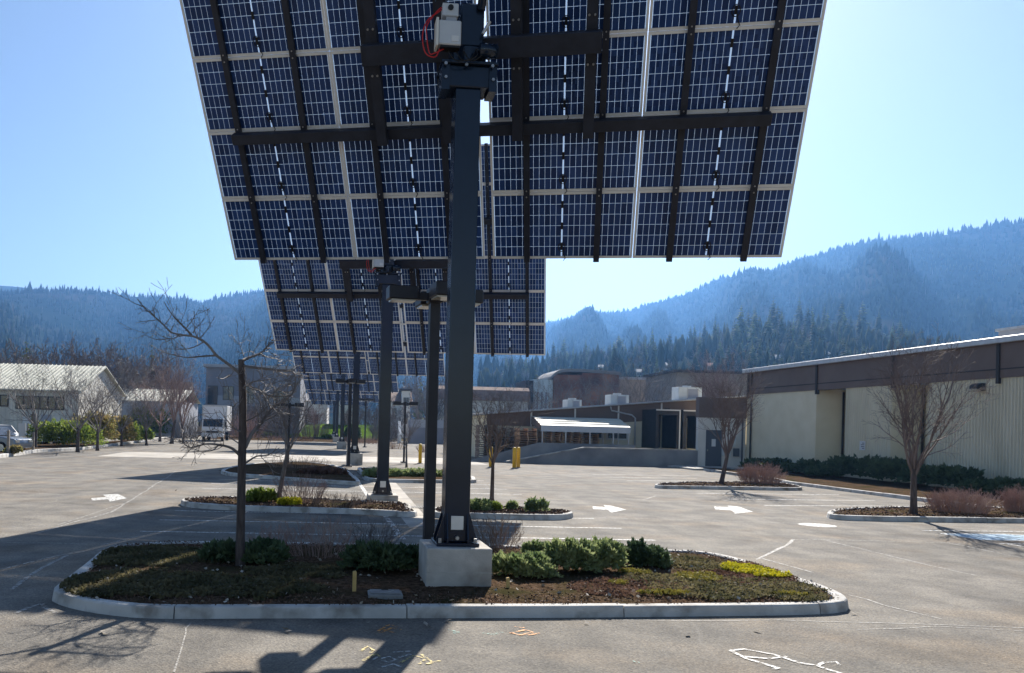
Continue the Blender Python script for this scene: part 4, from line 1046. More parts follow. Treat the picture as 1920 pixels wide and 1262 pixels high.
# ================================================================== SOLAR TRACKERS
AZP, LEAN = R(13.1), R(34.9)
MODW, MODH = 2.05, 1.022
CELLX, CELLY = 0.0815, 0.1625
def module_meshes():
    # frame: four aluminium profiles
    f = MB(); a, b, t, z0, z1 = MODW / 2, MODH / 2, 0.03, -0.02, 0.021
    f.span(-a, a, -b, -b + t, z0, z1 - .012).span(-a, a, b - t, b, z0, z1 - .012).span(-a + .001, a - .001, -b, -b + .036, z1 - .0115, z1).span(-a + .001, a - .001, b - .036, b, z1 - .0115, z1).span(-a, -a + t, -b + t + .001, b - t - .001, z0, z1).span(a - t, a, -b + t + .001, b - t - .001, z0, z1)
    s = MB(); s.span(-a + .012, a - .012, -b + .012, b - .012, -.0035, -.0005)
    c = MB(); cells = []
    gx, gy = 0.0056, 0.0062
    for half in (-1, 1):
        for i in range(12):
            for j in range(6):
                x = half * (0.009 + CELLX * (i + .5)); y = (j - 2.5) * CELLY
                c.span(x - (CELLX - gx) / 2, x + (CELLX - gx) / 2, y - (CELLY - gy) / 2, y + (CELLY - gy) / 2, -.006, .002)
                cells.append((x, y))
    one = MB(); one.span(-(CELLX - gx) / 2, (CELLX - gx) / 2, -(CELLY - gy) / 2, (CELLY - gy) / 2, -.006, .002)
    j = MB(); j.span(-.016, .016, -.05, .05, .003, .022)
    return f.mesh('frame', MAT['aluminium']), s.mesh('solar_module', MAT['backsheet']), c.mesh('solar_cells', MAT['cell']), one.mesh('cell', MAT['cell']), cells, j.mesh('junction_box', MAT['plastic_black'])
FR_ME, SH_ME, CE_ME, ONE_ME, CELLS, JB_ME = module_meshes()
cab = MB()
loop = [Vector((.0 - .05 * math.sin(w), -.33 + .07 * math.cos(w), .02 + .01 * math.sin(w * 2))) for w in np.linspace(-.3, 5.6, 12)]
cab.tube(loop, .006, 4)
cab.tube([(0, -.28, .02), (.02, -.4, .03), (.06, -.5, .035), (.03, -.54, .03)], .006, 4)
CAB_ME = cab.mesh('cable', MAT['plastic_black'])

def solar_tracker(s, drop, label, detail, fh=0.6):
    base = Vector((0.82, 10.78, 0)) + D_ * s
    root = thing('solar_tracker', base, RZ, label, 'solar panel', 'row of solar trackers on black posts')
    zp = 7.23 - drop                                  # pivot height of the module plane
    # --- foundation, post
    mb = MB(); mb.span(-.41, .41, -.41, .41, -.1, fh); fo = mb.obj('foundation', MAT['concrete'], root, bevel=.018, seg=2)
    mb = MB(); mb.span(-.412, .412, -.414, -.4101, fh * .5, fh * .5 + .006); mb.obj('form_line', MAT['kerb'], fo)
    mb = MB(); mb.span(-.27, .27, -.27, .27, fh + .002, fh + .042); pl = mb.obj('base_plate', MAT['black_steel'], root, bevel=.004)
    for i in (-1, 1):
        for j in (-1, 1):
            b = MB(); b.tube([(i * .225, j * .225, fh + .043), (i * .225, j * .225, fh + .1)], .022, 6); b.obj('anchor_bolt', MAT['bolt'], pl)
    mb = MB(); mb.span(-.16, .16, -.16, .16, fh + .044, zp - .86); mb.obj('post', MAT['black_steel'], root, bevel=.015, seg=2)
    for k in range(4):
        for off in (-.13, .13):
            m2 = MB(); m2.prism([(.161, 0), (.255, 0), (.255, .05), (.161, .36)], -.009, .009, Matrix.Rotation(R(90) * k, 4, 'Z') @ Matrix.Translation((0, off, fh + .045)) @ Matrix.Rotation(R(90), 4, 'X')); m2.obj('gusset', MAT['black_steel'], root)
    mb = MB(); mb.span(-.08, .08, -.172, -.161, fh + .2, fh + .375); cv = mb.obj('cover_plate', MAT['white_plastic'], root, bevel=.012, seg=2)
    mb = MB(); mb.tube([(0, -.161, fh + .1), (0, -.21, fh + .1)], .025, 8); mb.obj('conduit_hub', MAT['bolt'], root)
    # --- head
    h0 = zp - .86
    mb = MB(); mb.span(-.26, .26, -.20, .20, h0, h0 + .27); mb.obj('head_box', MAT['black_steel'], root, bevel=.012)
    mb = MB(); mb.span(-.36, .36, -.26, .26, h0 + .273, h0 + .31); hp = mb.obj('head_plate', MAT['black_steel'], root, bevel=.004)
    for x in (-.31, -.05, .28):
        b = MB(); b.tube([(x, -.262, h0 + .25), (x, -.285, h0 + .25)], .022, 6); b.obj('bolt', MAT['bolt'], hp)
    for x in (-.30, .30):
        b = MB(); b.span(x - .05, x + .05, -.22, .1, h0 - .05, h0 + .27); b.obj('bracket', MAT['black_steel'], root)
        b = MB(); b.tube([(x, -.222, h0 + .1), (x, -.24, h0 + .1)], .02, 6); b.obj('bolt', MAT['bolt'], root)
    mb = MB(); mb.tube([(0, 0, h0 + .312), (0, 0, h0 + .5)], .24, 20); mb.obj('slew_ring', MAT['black_steel'], root)
    mb = MB(); mb.span(-.13, .17, -.22, .2, h0 + .502, h0 + 1.05); mb.obj('gear_housing', MAT['black_steel'], root, bevel=.02)
    mb = MB(); mb.tube([(.1, -.32, h0 + .42), (.32, -.30, h0 + .42)], .085, 12); mb.obj('drive_motor', MAT['black_steel'], root, smooth=True)
    mb = MB(); mb.tube([(.12, -.25, h0 + .95), (.16, -.29, h0 + 1.5)], .055, 10); mb.obj('actuator', MAT['black_steel'], root, smooth=True)
    mb = MB(); mb.tube([(.14, -.3, h0 + .63), (.22, -.32, h0 + .78)], .022, 8); mb.obj('motor_cable', MAT['galv'], root)
    # control box and red wires
    mb = MB(); mb.span(-.43, -.15, -.42, -.25, h0 + .42, h0 + .72); cb = mb.obj('control_box', MAT['grey_box'], root, bevel=.012)
    mb = MB(); mb.span(-.46, -.432, -.43, -.24, h0 + .40, h0 + .74); mb.obj('side_flange', MAT['offwhite'], cb)
    mb = MB(); mb.span(-.27, -.18, -.426, -.421, h0 + .46, h0 + .53); mb.obj('label_plate', MAT['sign_white'], cb)
    mb = MB(); mb.span(-.40, -.16, -.40, -.26, h0 + .395, h0 + .418); mb.obj('terminal_strip', MAT['plastic_black'], cb)
    mb = MB(); mb.span(-.38, -.18, -.36, -.22, h0 + .80, h0 + .96); ub = mb.obj('sensor_box', MAT['grey_box'], root, bevel=.008)
    mb = MB(); mb.tube([(-.28, -.362, h0 + .9), (-.28, -.38, h0 + .9)], .035, 10); mb.obj('gland', MAT['plastic_black'], ub)
    mb = MB(); mb.span(-.33, -.2, -.34, -.24, h0 + .722, h0 + .798); mb.obj('junction_neck', MAT['grey_wall_lt'], root)
    for k, (dx, dz) in enumerate(((.0, .0), (.05, .05))):
        pts = [(-.40 + dx, -.33, h0 + .40), (-.46, -.36, h0 + .28 + dz), (-.58 + dx, -.35, h0 + .33), (-.62 + dx, -.34, h0 + .55), (-.56, -.33, h0 + .74 - dz), (-.42, -.32, h0 + .86 + dz * .6), (-.36, -.3, h0 + .92)]
        m2 = MB(); m2.tube(catmull([Vector(p) for p in pts], 5, False), .008, 5); m2.obj('wire', MAT['red_cable'], root)
    for k in range(3):
        pts = [(-.3 + .1 * k, -.3, h0 + .41), (-.2 + .1 * k, -.33, h0 + .27), (-.02 + .08 * k, -.34, h0 + .29 + .04 * k), (.06, -.3, h0 + .44)]
        m2 = MB(); m2.tube(catmull([Vector(p) for p in pts], 5, False), .008, 5); m2.obj('wire', MAT['plastic_black'], root)
    # --- module plane: local x across, y up the slope, z towards the back
    n = Vector((math.sin(AZP), math.cos(AZP), 0)); h = Vector((math.cos(AZP), -math.sin(AZP), 0))
    up = Vector((0, 0, math.cos(LEAN))) - n * math.sin(LEAN); bk = h.cross(up)
    ro = R(-.9)
    h2 = h * math.cos(ro) + up * math.sin(ro); up2 = up * math.cos(ro) - h * math.sin(ro)
    org = Vector((1.047, 11.207, zp)) + D_ * s
    W = Matrix(((h2.x, up2.x, bk.x, org.x), (h2.y, up2.y, bk.y, org.y), (h2.z, up2.z, bk.z, org.z), (0, 0, 0, 1)))
    P = (Matrix.Translation(base) @ Matrix.Rotation(RZ, 4, 'Z')).inverted() @ W
    XC = (-3.15, -1.09, 1.09, 3.15)
    for r_ in range(6):
        y = (r_ - 2.5) * 1.03
        for ci, x in enumerate(XC):
            mo = link(bpy.data.objects.new('solar_module', SH_ME), root, P @ Matrix.Translation((x, y, 0)))
            link(bpy.data.objects.new('frame', FR_ME), mo)
            if detail == 2 and r_ == 2 and ci in (2, 3):
                for (cx, cy) in CELLS:
                    link(bpy.data.objects.new('cell', ONE_ME), mo, Matrix.Translation((cx, cy, 0)))
            else:
                tag(link(bpy.data.objects.new('solar_cells', CE_ME), mo), kind='stuff')
            if detail:
                for jy in (-.325, 0.0, .325):
                    link(bpy.data.objects.new('junction_box', JB_ME), mo, Matrix.Translation((0, jy, 0)))
                cbo = link(bpy.data.objects.new('cable', CAB_ME), mo)
    for x in (-3.66, -2.64, -1.6, -.58, .58, 1.6, 2.64, 3.66):
        m2 = MB(); m2.span(x - .042, x + .042, -3.12, 3.12, .0215, .085); rl = m2.obj('rail', MAT['rail_steel'], root, P)
        if detail:
            for r_ in range(1, 6):
                for q in (-.045, .045):
                    y = (r_ - 3) * 1.03 + q
                    b = MB(); b.tube([(x, y, .0855), (x, y, .096)], .011, 6); b.obj('clamp_bolt', MAT['bolt'], rl)
    for y, lx in ((-1.10, 3.72), (1.10, 3.72)):
        m2 = MB(); m2.span(-lx, lx, y - .075, y + .075, .0865, .236); m2.obj('cross_beam', MAT['rail_steel'], root, P, bevel=.006)
    for x in (-1.42, -.48, .48, 1.42):
        m2 = MB(); m2.span(x - .07, x + .07, -1.22, 1.22, .2375, .355); st = m2.obj('strut', MAT['rail_steel'], root, P)
        if detail:
            for y in (-.28, .3):
                for q in (-.035, .035):
                    b = MB(); b.tube([(x + q, y, .356), (x + q, y, .376)], .015, 6); b.obj('bolt', MAT['bolt'], st)
    m2 = MB(); m2.span(-1.55, 1.55, -.13, .13, .357, .5); m2.obj('pivot_beam', MAT['rail_steel'], root, P, bevel=.008)
    return root
solar_tracker(0.0, 0.0, 'nearest and largest solar tracker on a thick black post with control box', 2)
solar_tracker(12.7, 0.38, 'second solar tracker from the camera, partly behind the nearest panel', 1, 0.17)
solar_tracker(32.8, -0.12, 'third solar tracker in the row, its post beside a lamp post', 0)
solar_tracker(60.0, -0.25, 'fourth solar tracker in the row, low over the driveway', 0)
solar_tracker(84.0, 0.0, 'fifth solar tracker in the row, before the green lawn', 0)
solar_tracker(106.0, 0.0, 'farthest solar tracker in the row, nearest the green lawn', 0)

# ================================================================== LAMP POSTS
def lamp_post(loc, hgt, label, n=4, w=.075, scale=1.0):
    o = thing('lamp_post', loc, RZ + R(6), label, 'street lamp', 'dark lamp posts in the lot')
    mb = MB(); mb.span(-w, w, -w, w, 0.1, hgt); mb.obj('post', MAT['bronze'], o, bevel=.008)
    mb = MB(); mb.span(-.16, .16, -.16, .16, .05, .13); mb.obj('base_plate', MAT['bronze'], o)
    mb = MB(); mb.span(-w - .03, w + .03, -w - .03, w + .03, hgt - .16, hgt + .05); mb.obj('cap', MAT['bronze'], o, bevel=.008)
    for k in range(n):
        Mk = Matrix.Rotation((math.pi / 2 if n == 4 else math.pi) * k, 4, 'Z')
        m2 = MB(); m2.span(w + .031, w + .20, -.05, .05, hgt - .13, hgt - .02, Mk); m2.obj('arm', MAT['bronze'], o)
        m2 = MB(); m2.span(w + .202, w + .64, -.15, .15, hgt - .14, hgt + .055, Mk); hd = m2.obj('lamp_head', MAT['bronze'], o, bevel=.012)
        m2 = MB(); m2.span(w + .24, w + .60, -.125, .125, hgt - .165, hgt - .143, Mk); m2.obj('lens', MAT['lens'], hd)
    return o
lamp_post(Vector((at(802, 1060, 12.6).x, 12.6, 0)), 4.1, 'dark four-headed lamp post just behind the nearest tracker post')
b = g(653, 877); lamp_post(b, at(653, 713, b.y).z, 'dark lamp post in front of the third tracker post', 4)
b = g(783, 858); lamp_post(Vector((at(783, 800, 52).x, 52, 0)), at(783, 755, 52).z, 'slim dark lamp post right of the second tracker post', 2, .05) if False else None
b = Vector((at(617, 800, 70).x + 0, 70, 0))
lamp_post(Vector((at(684, 830, 75).x, 75, 0)), at(684, 748, 75).z, 'slim dark lamp post left of the dark garage', 4, .06)
lamp_post(Vector((at(758, 830, 46).x, 46, 0)), at(758, 755, 46).z, 'slim dark lamp post right of the second tracker post', 2, .05)
lamp_post(Vector((at(541, 830, 41).x, 41, 0)), at(541, 757, 41).z, 'slim dark lamp post behind the small bare tree', 2, .05)

# ================================================================== SMALL THINGS NEAR THE FRONT ISLAND
for (x, y, h, lab) in ((664, 1112, .30, 'bare wooden survey stake left of the concrete foundation'), (952, 1104, .18, 'short yellow wooden stake right of the concrete foundation')):
    p = g(x, y, .12)
    st = thing('survey_stake', p, R(8), lab, 'stake')
    mb = MB(); mb.prism([(-.022, 0), (.022, 0), (.022, h), (.012, h + .012), (-.022, h + .004)], -.012, .012, Matrix.Translation((0, 0, -.08)) @ Matrix.Rotation(R(90), 4, 'X') if False else Matrix.Translation((0, 0, -.05)) @ Matrix.Rotation(R(90), 4, 'X')); mb.obj('shaft', MAT['stake'], st)
p = g(722, 1113, .14)
vb = thing('valve_box', p + Vector((0, 0, .015)), R(4), 'grey rectangular valve box lid set in the mulch by the kerb', 'valve box')
mb = MB(); mb.span(-.2, .2, -.14, .14, -.1, .0); mb.obj('rim', MAT['lid'], vb, bevel=.01)
mb = MB(); mb.span(-.175, .175, -.115, .115, .002, .014); ld = mb.obj('lid', MAT['lid'], vb, bevel=.006)
mb = MB(); mb.span(-.04, .04, .07, .09, .0145, .02); mb.obj('finger_slot', MAT['plastic_black'], ld)
mb = MB(); mb.prism([(-.01, -.1), (.0, -.1), (.11, .05), (.1, .05)], .0145, .017); mb.obj('scratch', MAT['kerb'], ld)

# yellow bollards round the ramp
bo = MB(); bo.tube([(0, 0, 0), (0, 0, 1.02), (0, 0, 1.06), (0, 0, 1.09), (0, 0, 1.1)], [.1, .1, .09, .055, .01], 14)
bo_me = bo.mesh('bollard', MAT['yellow'], True)
for (x, y, lab) in ((964, 878, 'yellow bollard, left one of the pair at the ramp wall'), (971.5, 877, 'yellow bollard, right one of the pair at the ramp wall'),
                    (920, 876, 'single yellow bollard in front of the ramp end'), (900.5, 855.5, 'yellow bollard, left of the pair behind the ramp'), (907, 855, 'yellow bollard, right of the pair behind the ramp'),
                    (787.5, 869, 'lone yellow bollard between the lamp post and second tracker post')):
    o = thing('bollard', g(x, y), 0, lab, 'bollard', 'yellow steel bollards')
    link(bpy.data.objects.new('pipe', bo_me), o)
    m2 = MB(); m2.tube([(0, 0, .0), (0, 0, .03)], .16, 12); m2.obj('footing', MAT['concrete'], o)

# posts with chain and notice boards at the far left
for (x, y, h, lab) in ((62, 849, 1.15, 'weathered timber post at the end of the left kerb'), (15, 856, 1.3, 'weathered timber post by the grey car'), (54, 833, 1.05, 'leaning timber post under the white boards')):
    b = g(x, y)
    o = thing('timber_post', b, R(3), lab, 'post', 'timber posts at the left entrance')
    m2 = MB(); m2.add([(-.06, -.06, 0), (.06, -.06, 0), (.06, .06, 0), (-.06, .06, 0), (-.055, -.055, h), (.055, -.055, h), (.055, .055, h), (-.055, .055, h), (0, 0, h + .06)], [(0, 3, 2, 1), (0, 1, 5, 4), (1, 2, 6, 5), (2, 3, 7, 6), (3, 0, 4, 7), (4, 5, 8), (5, 6, 8), (6, 7, 8), (7, 4, 8)]); m2.obj('shaft', MAT['wood_post'], o)
a = g(62, 849); b = g(54, 833); a.z = .95; b.z = .9
ch = MB(); ch.tube([a.lerp(b, t) - Vector((0, 0, .25 * 4 * t * (1 - t))) for t in np.linspace(0, 1, 9)], .02, 5)
tag(ch.obj('chain', MAT['bolt']), 'slack chain hung between the two timber posts at left', 'chain')
sb = thing('notice_boards', Vector((at(52, 820, 55).x, 55, 0)), R(4), 'pair of white notice boards on a post beside the left shed', 'sign')
m2 = MB(); m2.tube([(0, 0, 0), (0, 0, 1.6)], .05, 6); m2.obj('post', MAT['wood_post'], sb)
for x in (-.28, .27):
    m2 = MB(); m2.span(x - .23, x + .23, -.09, -.05, .75, 1.6, Matrix.Rotation(R(6 if x > 0 else -3), 4, 'Y')); m2.obj('board', MAT['sign_white'], sb)

# ================================================================== VEHICLES
def wheel(parent, x, y, r=.42, w=.24):
    m2 = MB(); m2.tube([(x - w / 2, y, r), (x + w / 2, y, r)], r, 18); t = m2.obj('wheel', MAT['tyre'], parent)
    m2 = MB(); s = 1 if x > 0 else -1; m2.tube([(x + s * (w / 2 - .02), y, r), (x + s * (w / 2 + .012), y, r)], r * .58, 14); m2.obj('rim', MAT['chrome'], t)
tk = thing('box_truck', Vector((at(398, 820, 84).x, 84, 0)), R(6), 'white box truck with blue-shaded front parked facing the camera', 'truck')
# front of the truck faces -y
mb = MB(); mb.span(-1.22, 1.22, 1.75, 7.2, 1.0, 3.62); bx_ = mb.obj('cargo_box', MAT['truck_white'], tk, bevel=.03)
mb = MB(); mb.span(-1.24, 1.24, 1.72, 1.748, 3.5, 3.64).span(-1.24, -1.16, 1.72, 1.748, 1.0, 3.498).span(1.16, 1.24, 1.72, 1.748, 1.0, 3.498); mb.obj('corner_trim', MAT['galv'], bx_)
mb = MB(); M_ = Matrix.Rotation(R(90), 4, 'Z') @ Matrix.Rotation(R(90), 4, 'X')
mb.prism([(0.05, .62), (1.7, .62), (1.7, 2.3), (.45, 2.3), (.08, 1.42), (0.0, 1.3)], -1.06, 1.06, M_); cabn = mb.obj('cab', MAT['truck_white'], tk, bevel=.05, seg=2)
mb = MB(); mb.prism([(.085, 1.47), (.43, 2.2), (.41, 2.22), (.065, 1.47)], -.95, .95, M_); mb.obj('windscreen', MAT['glass'], cabn)
for s in (-1, 1):
    mb = MB(); mb.prism([(.42, 1.4), (1.35, 1.4), (1.35, 2.12), (.62, 2.12)], 1.062 if s > 0 else -1.075, 1.075 if s > 0 else -1.062, M_); mb.obj('side_window', MAT['glass'], cabn)
    mb = MB(); mb.span(s * .82 - .16, s * .82 + .16, -.06, .045, .86, 1.06); mb.obj('headlight', MAT['lens'], cabn)
    mb = MB(); mb.span(s * 1.28 - .07, s * 1.28 + .07, .12, .22, 1.45, 1.95); mb.obj('mirror', MAT['plastic_black'], cabn)
mb = MB(); mb.span(-.6, .6, -.05, .045, .86, 1.04); mb.obj('grille', MAT['dark_metal'], cabn)
mb = MB(); mb.span(-.06, .06, -.03, .02, 1.18, 1.28); mb.obj('badge', MAT['dark_metal'], cabn)
mb = MB(); mb.span(-1.1, 1.1, -.16, .04, .46, .74); bm = mb.obj('bumper', MAT['truck_white'], tk, bevel=.03)
mb = MB(); mb.span(-.1, .5, -.18, -.165, .3, .46); mb.obj('number_plate', MAT['plate'], bm)
mb = MB(); mb.span(-.45, .45, .1, 7.0, .55, .98); mb.obj('chassis', MAT['dark_metal'], tk)
for s in (-1, 1):
    wheel(tk, s * .92, .75); wheel(tk, s * .95, 5.6, .42, .3)
def car(loc, rz, m, label, pickup=False):
    c = thing('parked_car', loc, rz, label, 'car', 'cars parked by the left shed')
    prof_ = [(-2.1, .3), (2.1, .3), (2.18, .55), (2.1, .82), (1.2, .95), (.55, 1.42), (-1.0, 1.45), (-1.75, 1.0), (-2.1, .92), (-2.16, .6)]
    M2 = Matrix.Rotation(R(90), 4, 'X')
    m2 = MB(); m2.prism(prof_, -.84, .84, M2); body = m2.obj('body', m, c, bevel=.07, seg=2)
    for s in (-1, 1):
        y = s * .842
        m2 = MB(); m2.prism([(1.0, .97), (.5, 1.36), (-.2, 1.38), (-.2, .97)], y - .006, y + .006, M2); m2.obj('side_window', MAT['glass'], body)
        m2 = MB(); m2.prism([(-.28, .97), (-.28, 1.38), (-.98, 1.38), (-1.55, 1.0)], y - .006, y + .006, M2); m2.obj('side_window', MAT['glass'], body)
        for x in (-1.3, 1.35):
            w = MB(); w.tube([(x, s * .66, .33), (x, s * .86, .33)], .33, 16); t = w.obj('wheel', MAT['tyre'], c)
            w = MB(); w.tube([(x, s * .84, .33), (x, s * .872, .33)], .2, 12); w.obj('rim', MAT['chrome'], t)
        m2 = MB(); m2.span(2.08, 2.185, s * .6 - .17, s * .6 + .17, .62, .76); m2.obj('headlight', MAT['lens'], body)
        m2 = MB(); m2.span(-2.17, -2.08, s * .62 - .14, s * .62 + .14, .68, .84); m2.obj('tail_light', MAT['house_red'], body)
    m2 = MB(); m2.prism([(1.17, .985), (.585, 1.395), (.6, 1.42), (1.2, 1.0)], -.72, .72, M2); m2.obj('windscreen', MAT['glass'], body)
    return c
car(Vector((at(-9, 812, 56).x, 56, 0)), R(-30), MAT['truck_white'], 'white hatchback parked by the shed at the left edge')
car(Vector((at(84, 812, 59).x, 59.5, 0)), R(-93), MAT['car_blue'], 'pale blue car facing the camera under the shed windows')
car(Vector((at(-22, 850, 46.5).x, 46.5, 0)), R(-10), MAT['car_grey'], 'silver car cut off at the left edge beside a timber post')
# ================================================================== VEGETATION
def rvec(r):
    while True:
        v = Vector((r.uniform(-1, 1), r.uniform(-1, 1), r.uniform(-1, 1)))
        if .05 < v.length < 1: return v.normalized()
RMIN = [.0016]
def grow(mb, r, p, d, length, rad, level, cfg):
    """one branch and its offshoots; cfg[level] = (segments, wander, lift, children, child length ratio, child angle, sides)"""
    seg, wander, lift, nch, ratio, ang, sides = cfg[level]
    pts = [p.copy()]; rads = [rad]; dd = d.copy(); q = p.copy()
    for i in range(seg):
        dd = (dd + rvec(r) * wander + Vector((0, 0, lift))).normalized()
        q = q + dd * (length / seg); pts.append(q.copy()); rads.append(max(rad * (1 - .8 * (i + 1) / seg), RMIN[0]))
    mb.tube(pts, rads, sides, cap=False)
    if level + 1 < len(cfg):
        for k in range(nch):
            t = .22 + .75 * (k + r.random() * .7) / nch; f = min(t * seg, seg - .01); i = int(f)
            pos = pts[i].lerp(pts[i + 1], f - i); ax = (pts[i + 1] - pts[i]).normalized()
            side = (rvec(r) - ax * .3); side = (side - ax * side.dot(ax)).normalized()
            nd = (ax * math.cos(ang) + side * math.sin(ang)).normalized()
            grow(mb, r, pos, nd, length * ratio * r.uniform(.6, 1.15) * (1.1 - .45 * t), rads[i] * .62, level + 1, cfg)
def vase_tree_meshes(seed, H, fork, spread, tr, nmain, mt, mc, dense=1.0):
    r = random.Random(seed); t = MB(); c = MB()
    pts = [Vector((0, 0, -.1))]; lean = Vector((r.uniform(-.04, .04), r.uniform(-.03, .03), 0))
    for i in range(1, 7): pts.append(Vector((lean.x * i, lean.y * i, fork * i / 6)))
    t.tube(pts, [tr * 1.5, tr * 1.08] + [tr * (1 - .06 * i) for i in range(5)], 9)
    top = pts[-1]
    for k in range(nmain):
        a = 2 * math.pi * k / nmain + r.uniform(-.3, .3); tilt = spread * r.uniform(.35, 1.1)
        d = Vector((math.cos(a) * math.sin(tilt), math.sin(a) * math.sin(tilt), math.cos(tilt)))
        st = pts[3].lerp(top, r.uniform(.45, 1.0))
        grow(c, r, st, d, (H - fork) * r.uniform(.75, 1.05), tr * r.uniform(.3, .45), 0,
             [(7, .17, .06, int(7 * dense), .5, .55, 5), (5, .22, .07, int(5 * dense), .5, .6, 3), (3, .28, .04, 3, .5, .65, 3), (2, .25, .03, 0, 0, 0, 3)])
    return t.mesh('trunk', mt, True), c.mesh('crown', mc)
def place_tree(meshes, name, loc, rz, sc, label, group, cat='tree'):
    o = thing(name, loc, rz, label, cat, group); o.scale = (sc, sc, sc) if not isinstance(sc, tuple) else sc
    for nm, me in zip(('trunk', 'crown'), meshes): link(bpy.data.objects.new(nm, me), o)
    return o
GLOT = 'bare young trees in the lot islands'
RMIN[0] = .0035
VT = [vase_tree_meshes(31 + k, 4.6, 1.25, .46, .085, 11, MAT['bark_dark'], MAT['twig_brown'], 1.25) for k in range(2)]
def z_of(px, py, Y): return at(px, py, Y).z
# right-hand lot trees
b = g(1713, 964, .12); place_tree(VT[0], 'bare_tree', b, .4, z_of(1735, 645, b.y) / 4.75, 'vase-shaped bare tree in front of the fluted wall at right', GLOT)
b = g(1352, 908, .12); place_tree(VT[1], 'bare_tree', b, 2.0, z_of(1355, 690, b.y) / 4.75, 'vase-shaped bare tree before the loading dock door', GLOT)
VC = vase_tree_meshes(47, 4.3, 1.5, .5, .07, 9, MAT['bark_dark'], MAT['twig_brown'], 1.0)
b = g(922, 944, .12); place_tree(VC, 'bare_tree', b, 1.2, z_of(935, 715, b.y) / 4.4, 'slender bare tree right of the nearest tracker post', GLOT)
VS = vase_tree_meshes(52, 3.4, 1.5, .95, .06, 7, MAT['bark'], MAT['twig_grey'], .8)
b = g(521, 939, .12); place_tree(VS, 'bare_tree', b, .3, z_of(535, 730, b.y) / 3.1, 'small spreading bare tree on the second island', GLOT)
b = g(775, 893, .1); place_tree(VS, 'bare_tree', Vector((at(762, 880, 42).x, 42, 0)), 2.3, .85, 'thin bare sapling behind the second tracker post', GLOT)

# the sprawling pruned tree in the front island, branch by branch
tb = g(450, 1060, .12); TY = tb.y
t1 = thing('bare_tree', tb, 0, 'dark pruned bare tree with long drooping limbs on the front island', 'tree', GLOT)
r = random.Random(5)
tm = MB(); cm = MB()
def loc_(x, y, dy=0.0): return at(x, y, TY + dy) - tb
tm.tube([loc_(450, 1075), loc_(450, 1058), loc_(451, 1000), loc_(453, 900), loc_(455, 800), loc_(455, 740), loc_(453, 690), loc_(452, 674)], [.085, .07, .062, .058, .055, .052, .045, .04], 10)
def c2(pts): return [(250 + x / 5.26, 560 + y / 5.26) for x, y in pts]
def c3f(pts): return [(330 + x / 3.711, 640 + y / 3.711) for x, y in pts]
limbs = [(c2([(1060, 745), (930, 640), (820, 560), (740, 460), (660, 400), (580, 370), (460, 355), (370, 330), (300, 260), (210, 180), (100, 80), (40, 0)]), .024, -.5),
         (c2([(580, 370), (520, 300), (440, 220), (370, 140), (300, 30)]), .017, -.6), (c2([(310, 260), (360, 190), (405, 85)]), .009, -.5), (c2([(370, 310), (415, 230)]), .007, -.3),
         (c2([(520, 295), (590, 200), (655, 90)]), .01, -.2), (c2([(590, 340), (630, 240)]), .008, 0), (c2([(660, 390), (720, 320), (775, 265)]), .009, .2),
         (c2([(820, 560), (660, 570), (540, 580), (420, 560), (280, 520), (170, 455)]), .014, .5), (c2([(690, 430), (590, 480), (480, 500), (300, 490)]), .01, .6),
         (c2([(460, 355), (380, 395), (280, 370), (180, 300)]), .009, .3), (c2([(380, 395), (220, 400), (130, 360), (70, 290)]), .008, .4), (c2([(210, 180), (185, 90)]), .006, -.4),
         (c2([(1080, 610), (1130, 585), (1250, 540), (1330, 460), (1385, 395)]), .018, .5), (c2([(1250, 540), (1330, 580), (1460, 600)]), .009, .6), (c2([(1090, 570), (1060, 480), (1035, 420)]), .006, .2),
         (c2([(1075, 660), (1200, 680), (1350, 695), (1440, 705), (1570, 720), (1600, 800), (1580, 900), (1540, 960), (1400, 960)]), .017, -.4),
         (c2([(1085, 880), (1180, 820), (1280, 805), (1380, 790)]), .012, -.3), (c2([(1090, 760), (1150, 880), (1240, 905), (1300, 970), (1330, 1030)]), .012, -.6), (c2([(950, 755), (880, 790), (820, 775)]), .006, -.4),
         (c3f([(450, 800), (390, 745), (300, 720), (200, 715), (100, 740), (20, 680)]), .018, -.6), (c3f([(300, 720), (250, 760), (160, 765), (60, 770)]), .009, -.7), (c3f([(200, 715), (120, 690), (60, 650)]), .007, -.7),
         (c3f([(480, 740), (530, 640), (600, 560), (660, 470), (750, 410), (820, 350), (830, 260)]), .024, .5), (c3f([(600, 560), (680, 520), (780, 470), (800, 540)]), .010, .6), (c3f([(660, 470), (620, 380), (570, 320)]), .009, .6),
         (c3f([(480, 850), (560, 800), (640, 790), (720, 740)]), .012, .4), (c3f([(470, 640), (400, 600), (340, 530), (300, 480)]), .010, -.4), (c3f([(460, 300), (560, 330), (650, 380), (760, 380), (840, 350)]), .012, .3),
         (c3f([(450, 720), (330, 640), (250, 600)]), .008, .4), (c3f([(470, 560), (560, 520), (640, 450), (640, 380)]), .009, -.3)]
